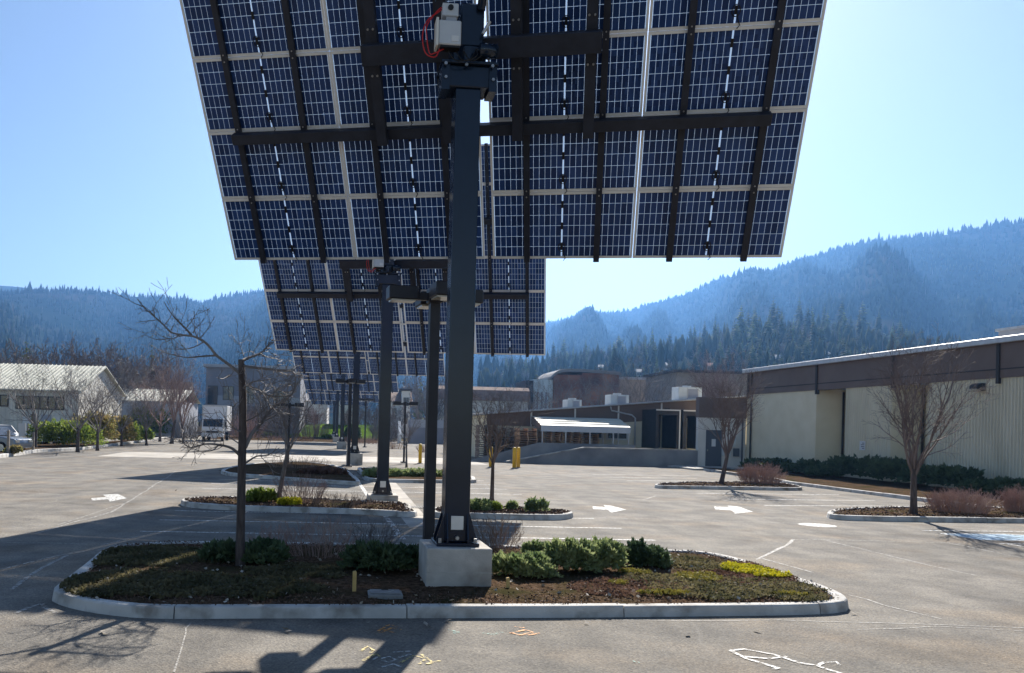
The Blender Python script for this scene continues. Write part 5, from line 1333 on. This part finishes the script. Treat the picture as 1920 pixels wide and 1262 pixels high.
for li, (pix, rad, dy) in enumerate(limbs):
    if li > 11: rad *= 1.25
    n = len(pix); pts = [loc_(x, y, dy * i / (n - 1)) for i, (x, y) in enumerate(pix)]
    pts = catmull(pts, 3, False); m = len(pts)
    cm.tube(pts, [max(rad * (1 - .75 * i / (m - 1)), .003) for i in range(m)], 6 if rad > .012 else 4, cap=False)
    for k in range(int(2 + m * (.18 if li < 12 else .85))):
        i = r.randrange(m // 4, m - 1); ax = (pts[i + 1] - pts[i]).normalized(); sd = rvec(r); sd = (sd - ax * sd.dot(ax)).normalized()
        grow(cm, r, pts[i], (ax * .6 + sd * .8 + Vector((0, 0, .15))).normalized(), r.uniform(.15, .5), max(.004, rad * .3), 0, [(4, .3, .04, 2, .5, .7, 3), (3, .35, .03, 0, 0, 0, 3)])
tm.obj('trunk', MAT['bark_dark'], t1, smooth=True); cm.obj('crown', MAT['twig_grey'], t1)

# ---- background bare trees (left): a few shared forms
RMIN[0] = .006
BT = [vase_tree_meshes(60 + k, 6.0, 1.6, .75 if k != 2 else .45, .11, 9, MAT['bark_dark'], m_, 1.15) for k, m_ in enumerate((MAT['twig_grey'], MAT['twig_grey'], MAT['twig_pale'], MAT['twig_red']))]
RMIN[0] = .014
BTF = [vase_tree_meshes(70 + k, 6.0, 1.0, .7 if k != 2 else .5, .12, 11, MAT['bark_dark'], m_, 1.15) for k, m_ in enumerate((MAT['twig_grey'], MAT['twig_brown'], MAT['twig_pale'], MAT['twig_brown']))]
RMIN[0] = .0025
def tree_at(px, pyb, pyt, Y, k, label, group, name='bare_tree'):
    base = Vector((at(px, pyb, Y).x, Y, 0)); h = at(px, pyt, Y).z
    return place_tree((BTF if Y > 92 else BT)[k], name, base, rng.uniform(0, 6), h / 6.1, label, group)
tree_at(66, 830, 675, 52, 0, 'wide dark bare tree before the shed windows', 'bare trees by the left shed')
tree_at(146, 830, 672, 50, 1, 'bare tree at the corner of the pale shed', 'bare trees by the left shed')
tree_at(183, 825, 690, 53, 0, 'bare tree with many low forks just right of the pale shed', 'bare trees by the left shed')
tree_at(228, 822, 715, 63, 1, 'smaller bare tree before the low pale shed', 'bare trees by the left shed')
tree_at(275, 820, 715, 66, 0, 'low bare tree behind the round green shrubs', 'bare trees by the left shed')
tree_at(322, 815, 655, 72, 2, 'tall pale pinkish bare tree left of the white truck', 'bare trees by the left shed')
tree_at(345, 818, 690, 74, 2, 'pale bare tree close to the white truck', 'bare trees by the left shed')
tree_at(300, 818, 690, 78, 3, 'reddish bare tree behind the tall pale one', 'bare trees by the left shed')
BELT = ((60, 652, 96, 3), (85, 660, 102, 3), (110, 664, 98, 3), (135, 655, 104, 3), (160, 662, 100, 3), (185, 650, 108, 3), (205, 665, 100, 0), (28, 668, 100, 0), (245, 672, 104, 3), (265, 665, 110, 3), (5, 672, 104, 0), (295, 662, 116, 3), (-20, 660, 104, 3))
for k, (px, pyt, Y, kk) in enumerate(BELT):
    tree_at(px, 800, pyt, Y, kk, 'brown bare tree in the belt behind the left sheds, ' + ORD[sorted(p_[0] for p_ in BELT).index(px)] + ' from the left', 'bare tree belt behind the sheds')
THK = ((455, 745, 115, 0), (480, 752, 118, 3), (505, 748, 116, 0), (550, 752, 120, 3), (590, 756, 122, 2), (660, 758, 118, 0), (700, 755, 120, 3), (790, 690, 150, 0), (812, 715, 118, 0), (745, 752, 112, 0))
for k, (px, pyt, Y, kk) in enumerate(THK):
    tree_at(px, 800, pyt, Y, kk, 'bare tree between the office block and white houses, ' + ORD[sorted(p_[0] for p_ in THK).index(px)] + ' from the left', 'bare thicket beyond the lawn')
WING = ((1045, 697, 112, 0), (1112, 697, 100, 1), (1190, 668, 100, 0), (1222, 692, 104, 0), (1330, 668, 96, 2), (1360, 672, 98, 2), (985, 722, 108, 0), (945, 728, 110, 1))
for k, (px, pyt, Y, kk) in enumerate(WING):
    base = Vector((at(px, 780, Y).x, Y, 0))
    place_tree(BT[kk], 'bare_tree', base, rng.uniform(0, 6), at(px, pyt, Y).z / 6.1, 'bare tree behind the dock wing, ' + ORD[sorted(p_[0] for p_ in WING).index(px)] + ' from the left', 'bare trees behind the dock wing')

# ---- conifers
def conifer_mesh(seed, H=10.0, wide=.2, layers=17, per=10):
    r = random.Random(seed); vs = []; fs = []
    def tri(a, b, c): n = len(vs); vs.extend([a, b, c]); fs.append((n, n + 1, n + 2))
    for k in range(6):
        a0 = k * math.pi / 3; a1 = a0 + math.pi / 3; w = .014 * H
        tri((w * math.cos(a0), w * math.sin(a0), -.3), (w * math.cos(a1), w * math.sin(a1), -.3), (0, 0, H * .97))
    for l in range(layers):
        t = l / (layers - 1); z = H * (.07 + .9 * t); R_ = H * wide * (1 - t) ** .8 * r.uniform(.8, 1.12) + .05
        n = max(4, int(per * (1 - .5 * t)))
        for k in range(n):
            a = 2 * math.pi * (k + r.random() * .8) / n; L = R_ * r.uniform(.55, 1.2); dr = L * r.uniform(.15, .42); wv = L * r.uniform(.24, .4)
            ca, sa = math.cos(a), math.sin(a); zc = z + r.uniform(-.02, .02) * H
            tip = (L * ca, L * sa, zc - dr); m = (.5 * L * ca - wv * sa, .5 * L * sa + wv * ca, zc - dr * .55); m2 = (.5 * L * ca + wv * sa, .5 * L * sa - wv * ca, zc - dr * .55)
            rt = (0, 0, zc + .03 * H * (1 - t) + .05)
            tri(rt, m, tip); tri(rt, tip, m2); tri(m, m2, (.62 * L * ca, .62 * L * sa, zc - dr * 1.5))
    tri((-.03, 0, H * .95), (.03, 0, H * .95), (0, 0, H * 1.02))
    return np_mesh('crown', vs, fs, MAT['conifer'])
CF = [conifer_mesh(1, 10, .19), conifer_mesh(2, 10, .24, 15, 11), conifer_mesh(3, 10, .15, 19, 9), conifer_mesh(4, 10, .21, 16, 9)]
# single conifers one can point to
for (px, pyb, pyt, Y, k, lab) in ((46, 800, 626, 112, 1, 'broad dark fir standing behind the left shed roof'), (222, 800, 648, 125, 3, 'single green fir behind the low pale shed'), (281, 800, 626, 150, 2, 'narrow dark fir left of the big pruned tree'),
                                  (152, 800, 655, 140, 0, 'thin dark fir among reddish bare trees at left'), (1003, 790, 683, 200, 1, 'rounded dark fir left of the blue corrugated barn'), (786, 790, 700, 175, 0, 'dark fir behind the white house, right of the second post'),
                                  (10, 800, 660, 130, 1, 'dark fir at the left edge of the picture')):
    base = Vector((at(px, pyb, Y).x, Y, 0)); h = at(px, pyt, Y).z
    o = thing('fir_tree', base, rng.uniform(0, 6), lab, 'tree', 'single firs'); o.scale = (h / 10,) * 3
    link(bpy.data.objects.new('crown', CF[k]), o)
    m2 = MB(); m2.tube([(0, 0, -.2), (0, 0, 2)], .16, 6); m2.obj('trunk', MAT['bark_dark'], o)
# the wooded hillside: individual firs
def hill_point(u, k):
    i = min(int(u), VH.shape[1] - 2); f = u - i; j = min(int(k), VH.shape[0] - 2); q = k - j
    return Vector(VH[j, i] * (1 - f) * (1 - q) + VH[j, i + 1] * f * (1 - q) + VH[j + 1, i] * (1 - f) * q + VH[j + 1, i + 1] * f * q)
def to_px(p):
    U = p.x / p.y; V = (p.z - EYE) / p.y
    return PX + F * (U * math.cos(ROLL) + V * math.sin(ROLL)), PY - F * (-U * math.sin(ROLL) + V * math.cos(ROLL))
r = random.Random(77); cnt = 0; tries = 0
while cnt < 270 and tries < 6000:
    tries += 1
    p = hill_point(r.uniform(3, 57), r.uniform(1, 20.2) ** 1.0)
    x, y = to_px(p)
    if x < 880 or x > 1940: continue
    dens = 1.0 if (1330 < x < 1660) else .55
    if x > 1690: dens = .16 if r.random() < .8 else .4
    if y > 715: dens *= .35
    if r.random() > dens: continue
    hpx = 22 + 46 * r.random() ** 1.4 * (1.3 if 1380 < x < 1650 and r.random() < .35 else 1)
    if x > 1690: hpx *= .8
    if x < 1200: hpx *= .75
    hh = hpx * p.y / F
    o = bpy.data.objects.new('fir_tree', CF[r.randrange(4)]); COL.objects.link(o); o.location = p; o.rotation_euler = (0, 0, r.uniform(0, 6)); o.scale = (hh / 10 * r.uniform(.7, 1.6), hh / 10 * r.uniform(.7, 1.6), hh / 10); o.rotation_euler = (r.uniform(-.05, .05), r.uniform(-.05, .05), r.uniform(0, 6))
    tag(o, 'dark fir growing on the wooded hillside between the dock roof and the mountain', 'tree', 'firs on the wooded hillside'); cnt += 1
# bare deciduous trees mixed in
cnt = 0
while cnt < 70:
    p = hill_point(r.uniform(3, 57), r.uniform(0, 18)); x, y = to_px(p)
    if x < 880 or x > 1940: continue
    o = place_tree(BTF[r.choice((0, 2, 3, 3))], 'bare_tree', p - Vector((0, 0, .2)), r.uniform(0, 6), r.uniform(14, 26) * p.y / F / 6, 'hazy bare tree among the firs of the hillside', 'bare trees on the hillside'); cnt += 1
# hillside houses
r = random.Random(15)
for k, (x, y, w, m_, rf_, lab) in enumerate(((1322, 642, 9, 'house_white', 'snow_roof', 'pale house at the top of the hill between fir groups'), (1385, 640, 11, 'house_tan', 'snow_roof', 'tan house with bright roof high on the hillside left of the tall firs'), (1300, 690, 10, 'house_white', 'snow_roof', 'white house low on the hill above the dock roof'),
        (1330, 690, 12, 'house_tan', 'house_red', 'house with red roof low on the hill above the dock roof'), (1420, 676, 9, 'house_white', 'snow_roof', 'small pale-roofed house below the tall firs'), (1455, 674, 9, 'house_white', 'snow_roof', 'small pale-roofed house under the hillside firs, nearer the warehouse roof'),
        (1240, 688, 9, 'house_white', 'snow_roof', 'white house left of the red-roofed house'), (1700, 610, 17, 'house_tan', 'snow_roof', 'long hilltop house with bright roof line above the warehouse'), (1695, 602, 13, 'house_tan', 'house_red', 'brown gabled house on the hilltop above the warehouse'),
        (1038, 648, 14, 'house_white', 'snow_roof', 'long pale house on the hill right of the second panel'), (1125, 690, 9, 'house_white', 'snow_roof', 'white-gabled house on the lower hill above the barn'), (1050, 672, 9, 'house_tan', 'snow_roof', 'pale-roofed house on the hill above the blue barn'),
        (1545, 668, 8, 'house_white', 'snow_roof', 'tiny white house among firs above the warehouse roof'), (1200, 700, 10, 'house_tan', 'snow_roof', 'tan house above the rooftop units'))):
    best = min((hill_point(u * .5, q * .5) for u in range(4, 118) for q in range(0, 40)), key=lambda p: (to_px(p)[0] - x) ** 2 + (to_px(p)[1] - y - 6) ** 2)
    o = thing('hillside_house', best, r.uniform(-.4, .4), lab, 'house', 'houses on the hillside')
    ww = w * best.y / F * 1.5; o.scale = (.6, .6, .55)
    m2 = MB(); m2.span(-ww / 2, ww / 2, -3, 3, -1.5, 3); m2.obj('wall', MAT[m_], o)
    m2 = MB(); m2.add([(-ww / 2 - .4, -3.5, 2.9), (ww / 2 + .4, -3.5, 2.9), (ww / 2 + .4, 0, 5), (-ww / 2 - .4, 0, 5), (ww / 2 + .4, 3.5, 2.9), (-ww / 2 - .4, 3.5, 2.9)], [(0, 1, 2, 3), (3, 2, 4, 5), (0, 3, 5), (1, 4, 2)]); m2.obj('roof', MAT[rf_], o)
    for q in (-.25, .25): m2 = MB(); m2.span(ww * q - .6, ww * q + .6, -3.05, -3.0, .8, 2.1); m2.obj('window', MAT['glass'], o)
# lower wooded ground between town and hill (unbroken mass)
def wood_band(name, boxes, n, hmin, hmax, seed, label, sparse=0.2):
    rr = np.random.default_rng(seed); Vv = []
    P = []
    for k in range(n):
        x0, x1, y0, y1 = boxes[k % len(boxes)]; P.append((rr.uniform(x0, x1), rr.uniform(y0, y1)))
    P = np.array(P)
    return P

# ---- leafy shrubs from many small leaf faces
def leaf_shrub(name, loc, lobes, n, size, m, label, group, cat='shrub', aspect=2.2, seed=1, up=.3):
    rr = np.random.default_rng(seed); V = []; L = []
    vol = np.array([l[3] * l[4] * l[5] for l in lobes]); pr = vol / vol.sum()
    idx = rr.choice(len(lobes), n, p=pr)
    lb = np.array(lobes)[idx]
    d = rr.normal(size=(n, 3)); d /= np.linalg.norm(d, axis=1)[:, None]; d[:, 2] = np.where(d[:, 2] < -.25, -d[:, 2], d[:, 2])
    rad = rr.uniform(.55, 1.0, n) ** .6
    bump = 1 + .16 * np.sin(d[:, 0] * 7 + lb[:, 0] * 3) * np.cos(d[:, 1] * 6 + lb[:, 1] * 5) + .12 * np.sin(d[:, 2] * 11 + d[:, 0] * 9)
    C = lb[:, :3] + d * lb[:, 3:6] * (rad * bump)[:, None]
    C[:, 2] = np.maximum(C[:, 2], .03)
    ax = d + rr.normal(size=(n, 3)) * .55; ax[:, 2] += up; ax /= np.linalg.norm(ax, axis=1)[:, None]
    sd = np.cross(ax, rr.normal(size=(n, 3))); sd /= np.linalg.norm(sd, axis=1)[:, None]
    s = size * rr.uniform(.6, 1.35, n)[:, None]
    a = C + ax * s * aspect / 2; b = C - ax * s * aspect / 2
    V = np.stack([b - sd * s * .12, C - sd * s * .5 - ax * s * .1, a, C + sd * s * .5 - ax * s * .1], 1).reshape(-1, 3)
    fc = np.arange(n * 4).reshape(-1, 4)
    o = np_obj(name, V, fc, m); o.location = loc; tag(o, label, cat, group); return o
def twig_shrub(name, loc, w, dp, h, n, m, label, group, seed=1, rad=.005, curve=.25, branch=3):
    r = random.Random(seed); mb = MB()
    for k in range(n):
        a = r.uniform(0, 6.283); q = math.sqrt(r.random()) * .55; p = Vector((math.cos(a) * q * w / 2, math.sin(a) * q * dp / 2, 0))
        d = Vector((p.x / w * 1.6, p.y / dp * 1.2, .75)) + rvec(r) * .18; d.normalize()
        ell = math.sqrt(max(.12, 1 - (q / .62) ** 2 * .55))
        grow(mb, r, p, d, h * ell * r.uniform(.75, 1.1), rad, 0, [(4, curve * .5, .03, branch, .42, .5, 3), (3, curve, .05, 2, .5, .5, 3), (2, .2, .04, 0, 0, 0, 3)])
    o = mb.obj(name, m); o.location = loc; tag(o, label, 'shrub', group); return o
IZ = .12
G1 = 'low evergreens on the front island'
def lobes_px(cx, cy, wpx, hpx, z=IZ, k=5, seed=1, flat=.8):
    c = g(cx, cy, z); w = wpx * c.y / F; h = hpx * c.y / F * .9; r = random.Random(seed); L = []
    for i in range(k):
        L.append((r.uniform(-.32, .32) * w, r.uniform(-.25, .3) * w * .6, h * r.uniform(.2, .4), w * r.uniform(.2, .34), w * r.uniform(.18, .3), h * r.uniform(.45, .66)))
    return c, L
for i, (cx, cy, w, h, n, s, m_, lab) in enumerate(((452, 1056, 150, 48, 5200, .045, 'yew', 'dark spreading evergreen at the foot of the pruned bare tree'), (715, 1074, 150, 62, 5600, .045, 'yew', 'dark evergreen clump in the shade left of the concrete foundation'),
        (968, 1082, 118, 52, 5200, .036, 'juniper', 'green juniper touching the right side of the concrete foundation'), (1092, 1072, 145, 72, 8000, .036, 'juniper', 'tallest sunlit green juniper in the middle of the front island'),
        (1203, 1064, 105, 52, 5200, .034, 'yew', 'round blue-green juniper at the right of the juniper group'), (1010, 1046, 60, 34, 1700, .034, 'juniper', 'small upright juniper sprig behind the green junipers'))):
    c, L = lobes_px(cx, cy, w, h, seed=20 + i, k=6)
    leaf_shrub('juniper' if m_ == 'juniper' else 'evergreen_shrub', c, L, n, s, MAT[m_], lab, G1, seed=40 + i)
GT = 'leafless shrubs on the islands'
c = g(600, 1046, IZ); twig_shrub('bare_shrub', c, 1.5, .8, .62, 60, MAT['twig_red'], 'thin reddish leafless shrub in the shade between the dark evergreens', GT, 3, .004)
c = g(700, 1042, IZ); twig_shrub('bare_shrub', c, 1.1, .7, .55, 45, MAT['twig_grey'], 'thin grey leafless shrub left of the lamp post', GT, 4, .004)
c = g(935, 1034, IZ); twig_shrub('bare_shrub', c, .85, .6, .55, 55, MAT['twig_tan'], 'thin tan leafless shrub just right of the nearest tracker post', GT, 5, .004)
c = g(520, 1030, IZ); twig_shrub('bare_shrub', c, 1.3, .5, .4, 40, MAT['twig_red'], 'sparse leafless shrub right of the pruned tree trunk', GT, 6, .004)
# island 2
c, L = lobes_px(492, 941, 56, 26, seed=3); leaf_shrub('juniper', c, L, 2600, .07, MAT['hedge'], 'small rounded green shrub on the second island', 'shrubs on the second islands', seed=61)
c, L = lobes_px(544, 946, 40, 14, seed=4, k=4); leaf_shrub('yellow_shrub', c, L, 1200, .06, MAT['moss'], 'low yellow-green tuft on the second island', 'shrubs on the second islands', seed=62)
c = g(565, 944, IZ); twig_shrub('bare_shrub', c, 1.7, 1.0, .72, 90, MAT['twig_pale'], 'pale pinkish leafless shrub on the second island', GT, 7, .006)
c = g(640, 952, IZ); twig_shrub('bare_shrub', c, 2.4, .6, .35, 80, MAT['twig_tan'], 'low wispy dry shrub left of the second tracker foundation', GT, 8, .004)
c, L = lobes_px(895, 956, 70, 20, seed=5); leaf_shrub('juniper', c, L, 2600, .06, MAT['juniper'], 'low green shrub at the foot of the slender bare tree', 'shrubs on the second islands', seed=63)
c, L = lobes_px(922, 957, 34, 17, seed=6, k=4); leaf_shrub('juniper', c, L, 1300, .06, MAT['hedge'], 'small green tuft right of the slender bare trunk', 'shrubs on the second islands', seed=64)
for i, (x, y, hh, lab) in enumerate(((962, 955, .45, 'tiny sprig of a shrub in the gravel of the right second island'), (1003, 960, .75, 'thin leafy shrub near the rounded end of the second island'))):
    c, L = lobes_px(x, y, 26 + 14 * i, 16 + 12 * i, seed=7 + i, k=4); leaf_shrub('sparse_shrub', c, L, 260 + 240 * i, .07, MAT['juniper'], lab, 'shrubs on the second islands', seed=66 + i)
# island 3: low green and brown cover
for i, (x, y, w, h, m_, lab) in enumerate(((720, 893, 70, 15, 'juniper', 'low green shrub mass behind the second tracker post'), (790, 893, 80, 14, 'juniper', 'low green shrub mass left of the nearest tracker post, third island'), (850, 894, 56, 12, 'hedge_rust', 'low olive shrub at the end of the third island'), (600, 888, 90, 11, 'cover_brown', 'low brown ground plants on the left part of the third island'))):
    c, L = lobes_px(x, y, w, h, seed=30 + i, k=7); leaf_shrub('low_shrub', c, L, 2600, .09, MAT[m_], lab, 'shrubs on the third islands', seed=70 + i)
c = g(560, 878, IZ); twig_shrub('bare_shrub', c, 4.5, 1.6, .55, 130, MAT['twig_tan'], 'dry twiggy mat on the third island', GT, 9, .006)
# reddish planting beds beyond, towards the lawn
for i, (x, y, w, h) in enumerate(((520, 826, 60, 12), (570, 828, 60, 13), (690, 832, 70, 16), (740, 842, 70, 16), (800, 848, 60, 16), (470, 822, 60, 12), (645, 829, 40, 12))):
    c = g(x, y); sc = c.y / F; twig_shrub('bare_shrub', c, w * sc, 2.0, h * sc, 90, MAT['twig_red' if i % 2 == 0 else 'twig_tan'], 'dry reddish shrub in the beds along the far driveway, ' + ORD[(1, 2, 4, 5, 6, 0, 3)[i]] + ' from the left', 'dry shrubs along the far driveway', 80 + i, .012)
c, L = lobes_px(668, 829, 46, 38, z=0, seed=12, k=6); leaf_shrub('evergreen_shrub', c, L, 3200, .16, MAT['yew'], 'dark rounded evergreen beside the third tracker post', 'dark evergreens', seed=91)
for i, (x, y, lab) in enumerate(((500, 822, 'green tuft at the left foot of the lawn'), (548, 823, 'green tuft at the foot of the lawn'), (610, 825, 'green tuft beside the far tracker posts'))):
    c, L = lobes_px(x, y, 26, 12, z=0, seed=14 + i, k=4); leaf_shrub('low_shrub', c, L, 900, .14, MAT['hedge'], lab, 'tufts at the foot of the lawn', seed=94 + i)
# right islands: dormant red shrubs and dark hedge along the wall
for i, (x, y, wpx, hpx, lab) in enumerate(((1425, 907, 118, 38, 'rounded mound of pinkish leafless shrub beside the dock tree'), (1800, 962, 170, 46, 'wide reddish leafless shrub right of the near vase tree'), (1930, 962, 150, 50, 'reddish leafless shrub cut by the right picture edge'))):
    c = g(x, y, .12); sc = c.y / F; twig_shrub('bare_shrub', c, wpx * sc, 1.6, hpx * sc * 1.0, 300, MAT['twig_red'], lab, 'dormant red shrubs', 100 + i, .007, .35, 4)
r = random.Random(9)
for i in range(15):
    d = 45.5 - i * 1.62
    big = .5 + .4 * r.random(); 
    if i in (5, 6, 7, 8, 9): big += .45
    w = 1.0; L = [(r.uniform(-.4, .4), r.uniform(-.5, .5), .35 * big, .55, .6, .55 * big) for _ in range(5)]
    leaf_shrub('hedge_shrub', RD(24.6 + r.uniform(-.3, .3), d, .1), L, 1500, .10, MAT['yew'], 'dark evergreen hedge shrub along the warehouse wall, ' + ORD[i] + ' from the dock end', 'hedge along the warehouse wall', seed=110 + i)
# left hedge shrubs
for i, (x, y, w, h, n, m_, lab) in enumerate(((115, 838, 105, 32, 3800, 'hedge', 'large green and yellow shrub at the front of the left bed'), (172, 836, 70, 40, 3000, 'hedge_rust', 'olive and rust coloured shrub behind the large green one'), (208, 832, 60, 36, 2600, 'hedge_rust', 'grey-olive shrub in the middle of the left bed'),
        (236, 830, 46, 25, 2000, 'hedge', 'bright green shrub in the middle of the left bed'), (262, 828, 36, 20, 1600, 'hedge', 'small clipped green shrub at the kerb end of the left bed'), (250, 815, 62, 42, 3000, 'hedge', 'tall yellow-green shrub before the low shed'),
        (285, 818, 60, 36, 2600, 'hedge', 'dense green shrub right of the tall yellow-green one'), (318, 816, 40, 24, 1800, 'hedge', 'green shrub left of the truck in the hedge'), (346, 816, 36, 22, 1600, 'hedge', 'bright green shrub nearest the white truck'), (150, 826, 60, 36, 2200, 'hedge_rust', 'rusty shrub near the shed corner'), (24, 852, 24, 12, 700, 'hedge_rust', 'low rusty plant between the timber posts'))):
    c, L = lobes_px(x, y, w * 1.25, h * 1.75, z=.1, seed=50 + i, k=7); sc = c.y / F
    leaf_shrub('hedge_shrub', c, L, int(n * 1.5), .10 * c.y / 55, MAT[m_], lab, 'hedge shrubs in the left beds', seed=130 + i)
c = g(28, 848, .1); twig_shrub('bare_shrub', c, 1.2, .8, .5, 60, MAT['twig_tan'], 'dry twiggy plant between the timber posts', GT, 140, .008)
# thicket behind truck
for i, (x, w, Y, hp) in enumerate(((460, 70, 100, 770), (520, 80, 104, 775), (590, 60, 108, 785), (720, 60, 106, 780), (790, 70, 104, 785), (350, 60, 96, 770))):
    c = Vector((at(x, 800, Y).x, Y, 0)); twig_shrub('bare_shrub', c, w * Y / F * 1.3, 3, at(x, hp, Y).z, 160, MAT['twig_grey' if i % 2 else 'twig_red'], 'leafless brown thicket beyond the lawn and truck, ' + ORD[(1, 2, 3, 4, 5, 0)[i]] + ' from the left', 'thickets beyond the lawn', 150 + i, .02)

# ---- ground cover, mulch and litter on the near islands
def scatter_flat(poly, c, n, size, zbase, seed, mask=None, tall=.5, aspect=1.6):
    rr = np.random.default_rng(seed); r = random.Random(seed); pts = []
    x0 = min(p.x for p in poly); x1 = max(p.x for p in poly); y0 = min(p.y for p in poly); y1 = max(p.y for p in poly); tr = 0
    while len(pts) < n and tr < n * 30:
        tr += 1; x = r.uniform(x0, x1); y = r.uniform(y0, y1)
        if inside(poly, x, y) and (mask is None or mask(x, y)): pts.append((x, y))
    P = np.array(pts); m = len(P)
    Z = np.array([zbase + .05 + .02 * zn(x, y) for x, y in P]) + rr.uniform(-.01, tall * size, m)
    C = np.stack([P[:, 0], P[:, 1], Z], 1)
    ax = rr.normal(size=(m, 3)); ax[:, 2] = np.abs(ax[:, 2]) * (.3 + tall); ax /= np.linalg.norm(ax, axis=1)[:, None]
    sd = np.cross(ax, rr.normal(size=(m, 3))); sd /= np.linalg.norm(sd, axis=1)[:, None]
    s = size * rr.uniform(.5, 1.4, m)[:, None]
    V = np.stack([C - ax * s * aspect / 2, C - sd * s / 2, C + ax * s * aspect / 2, C + sd * s / 2], 1).reshape(-1, 3)
    return V, np.arange(m * 4).reshape(-1, 4)
thin = [p for p in in1[::2]]
def px_mask(regs):
    R_ = [(g(x, y, IZ), wx, wy) for x, y, wx, wy in regs]
    def f(x, y):
        for p, wx, wy in R_:
            sc = p.y / F
            if ((x - p.x) / (wx * sc)) ** 2 + ((y - p.y) / (wy)) ** 2 < 1 + .5 * zn(x, y, 3): return True
        return False
    return f
left_cov = px_mask([(260, 1095, 170, .75), (430, 1100, 160, .7), (300, 1045, 120, .9), (180, 1110, 70, .4), (560, 1075, 90, .6)])
def stuff(name, VF_, m, label, cat):
    o = np_obj(name, VF_[0], VF_[1], m); return tag(o, label, cat, kind='stuff')
stuff('ground_cover', scatter_flat(thin, c1, 15000, .035, .09, 201, left_cov, .8), MAT['cover'], 'dark matted ground cover on the shaded left of the front island', 'ground cover')
right_cov = px_mask([(1330, 1110, 120, .5), (1430, 1100, 100, .5), (1250, 1090, 90, .4), (1480, 1118, 70, .35), (1300, 1060, 70, .5)])
stuff('ground_cover', scatter_flat(thin, c1, 9000, .03, .09, 202, right_cov, .8), MAT['cover'], 'dull green creeping plants on the sunlit right of the front island', 'ground cover')
stuff('ground_cover', scatter_flat(thin, c1, 5200, .03, .087, 203, px_mask([(1200, 1100, 90, .5), (1380, 1085, 110, .5), (1120, 1105, 60, .5), (1420, 1066, 60, .4)]), .7), MAT['cover_brown'], 'brown dead creeping plants on the right of the front island', 'ground cover')
stuff('moss', scatter_flat(thin, c1, 5200, .032, .115, 204, px_mask([(1400, 1073, 42, .34), (1440, 1082, 36, .24), (1375, 1069, 20, .2)]), 1.0), MAT['moss'], 'bright yellow-green moss along the back kerb of the front island', 'moss')
stuff('moss', scatter_flat(thin, c1, 4600, .028, .11, 205, px_mask([(1310, 1085, 44, .35), (1190, 1078, 28, .2), (1240, 1116, 50, .12), (1480, 1120, 36, .1), (1160, 1098, 20, .1)]), .7), MAT['moss_dull'], 'dull yellow moss patches on the right of the front island', 'moss')
stuff('mulch', scatter_flat(thin, c1, 24000, .017, .083, 206, None, .2, 1.9), MAT['chip'], 'brown bark chips spread over the front island bed', 'mulch')
stuff('leaf_litter', scatter_flat(thin, c1, 420, .04, .097, 207, None, .3, 1.3), MAT['litter'], 'pale dry leaves scattered on the front island bed', 'leaves')
for k, (poly, c_) in enumerate(((in2, c2), (in2b, c2b), (inr1, cr1), (inr2, cr2))):
    stuff('mulch', scatter_flat(poly[::2], c_, 4500, .034, .083, 210 + k, None, .2, 1.7), MAT['chip'], ('bark chips on the second island left of the gutter', 'bark chips on the second island right of the gutter', 'bark chips on the island with the dock tree', 'bark chips on the island with the near vase tree')[k], 'mulch')
# single fallen leaves on the asphalt
lm = MB(); lm.add([(-.05, 0, .004), (0, -.025, .012), (.05, .0, .018), (0, .03, .014)], [(0, 1, 2, 3)]); leaf_me = lm.mesh('fallen_leaf', MAT['litter'])
r = random.Random(33)
for k, (x, y) in enumerate(((192, 1186), (196, 1189), (535, 1182), (540, 1186), (80, 1135), (798, 1172), (802, 1176), (690, 1170), (1290, 1192), (1420, 1185), (330, 920), (1100, 1170), (840, 1166), (1600, 1152), (150, 1210))):
    o = bpy.data.objects.new('fallen_leaf', leaf_me); COL.objects.link(o); o.location = g(x, y, .004); o.rotation_euler = (r.uniform(-.3, .3), r.uniform(-.3, .3), r.uniform(0, 6)); o.scale = (1, 1, 1.5)
    tag(o, 'small dry leaf lying on the asphalt', 'leaf', 'fallen leaves on the asphalt')
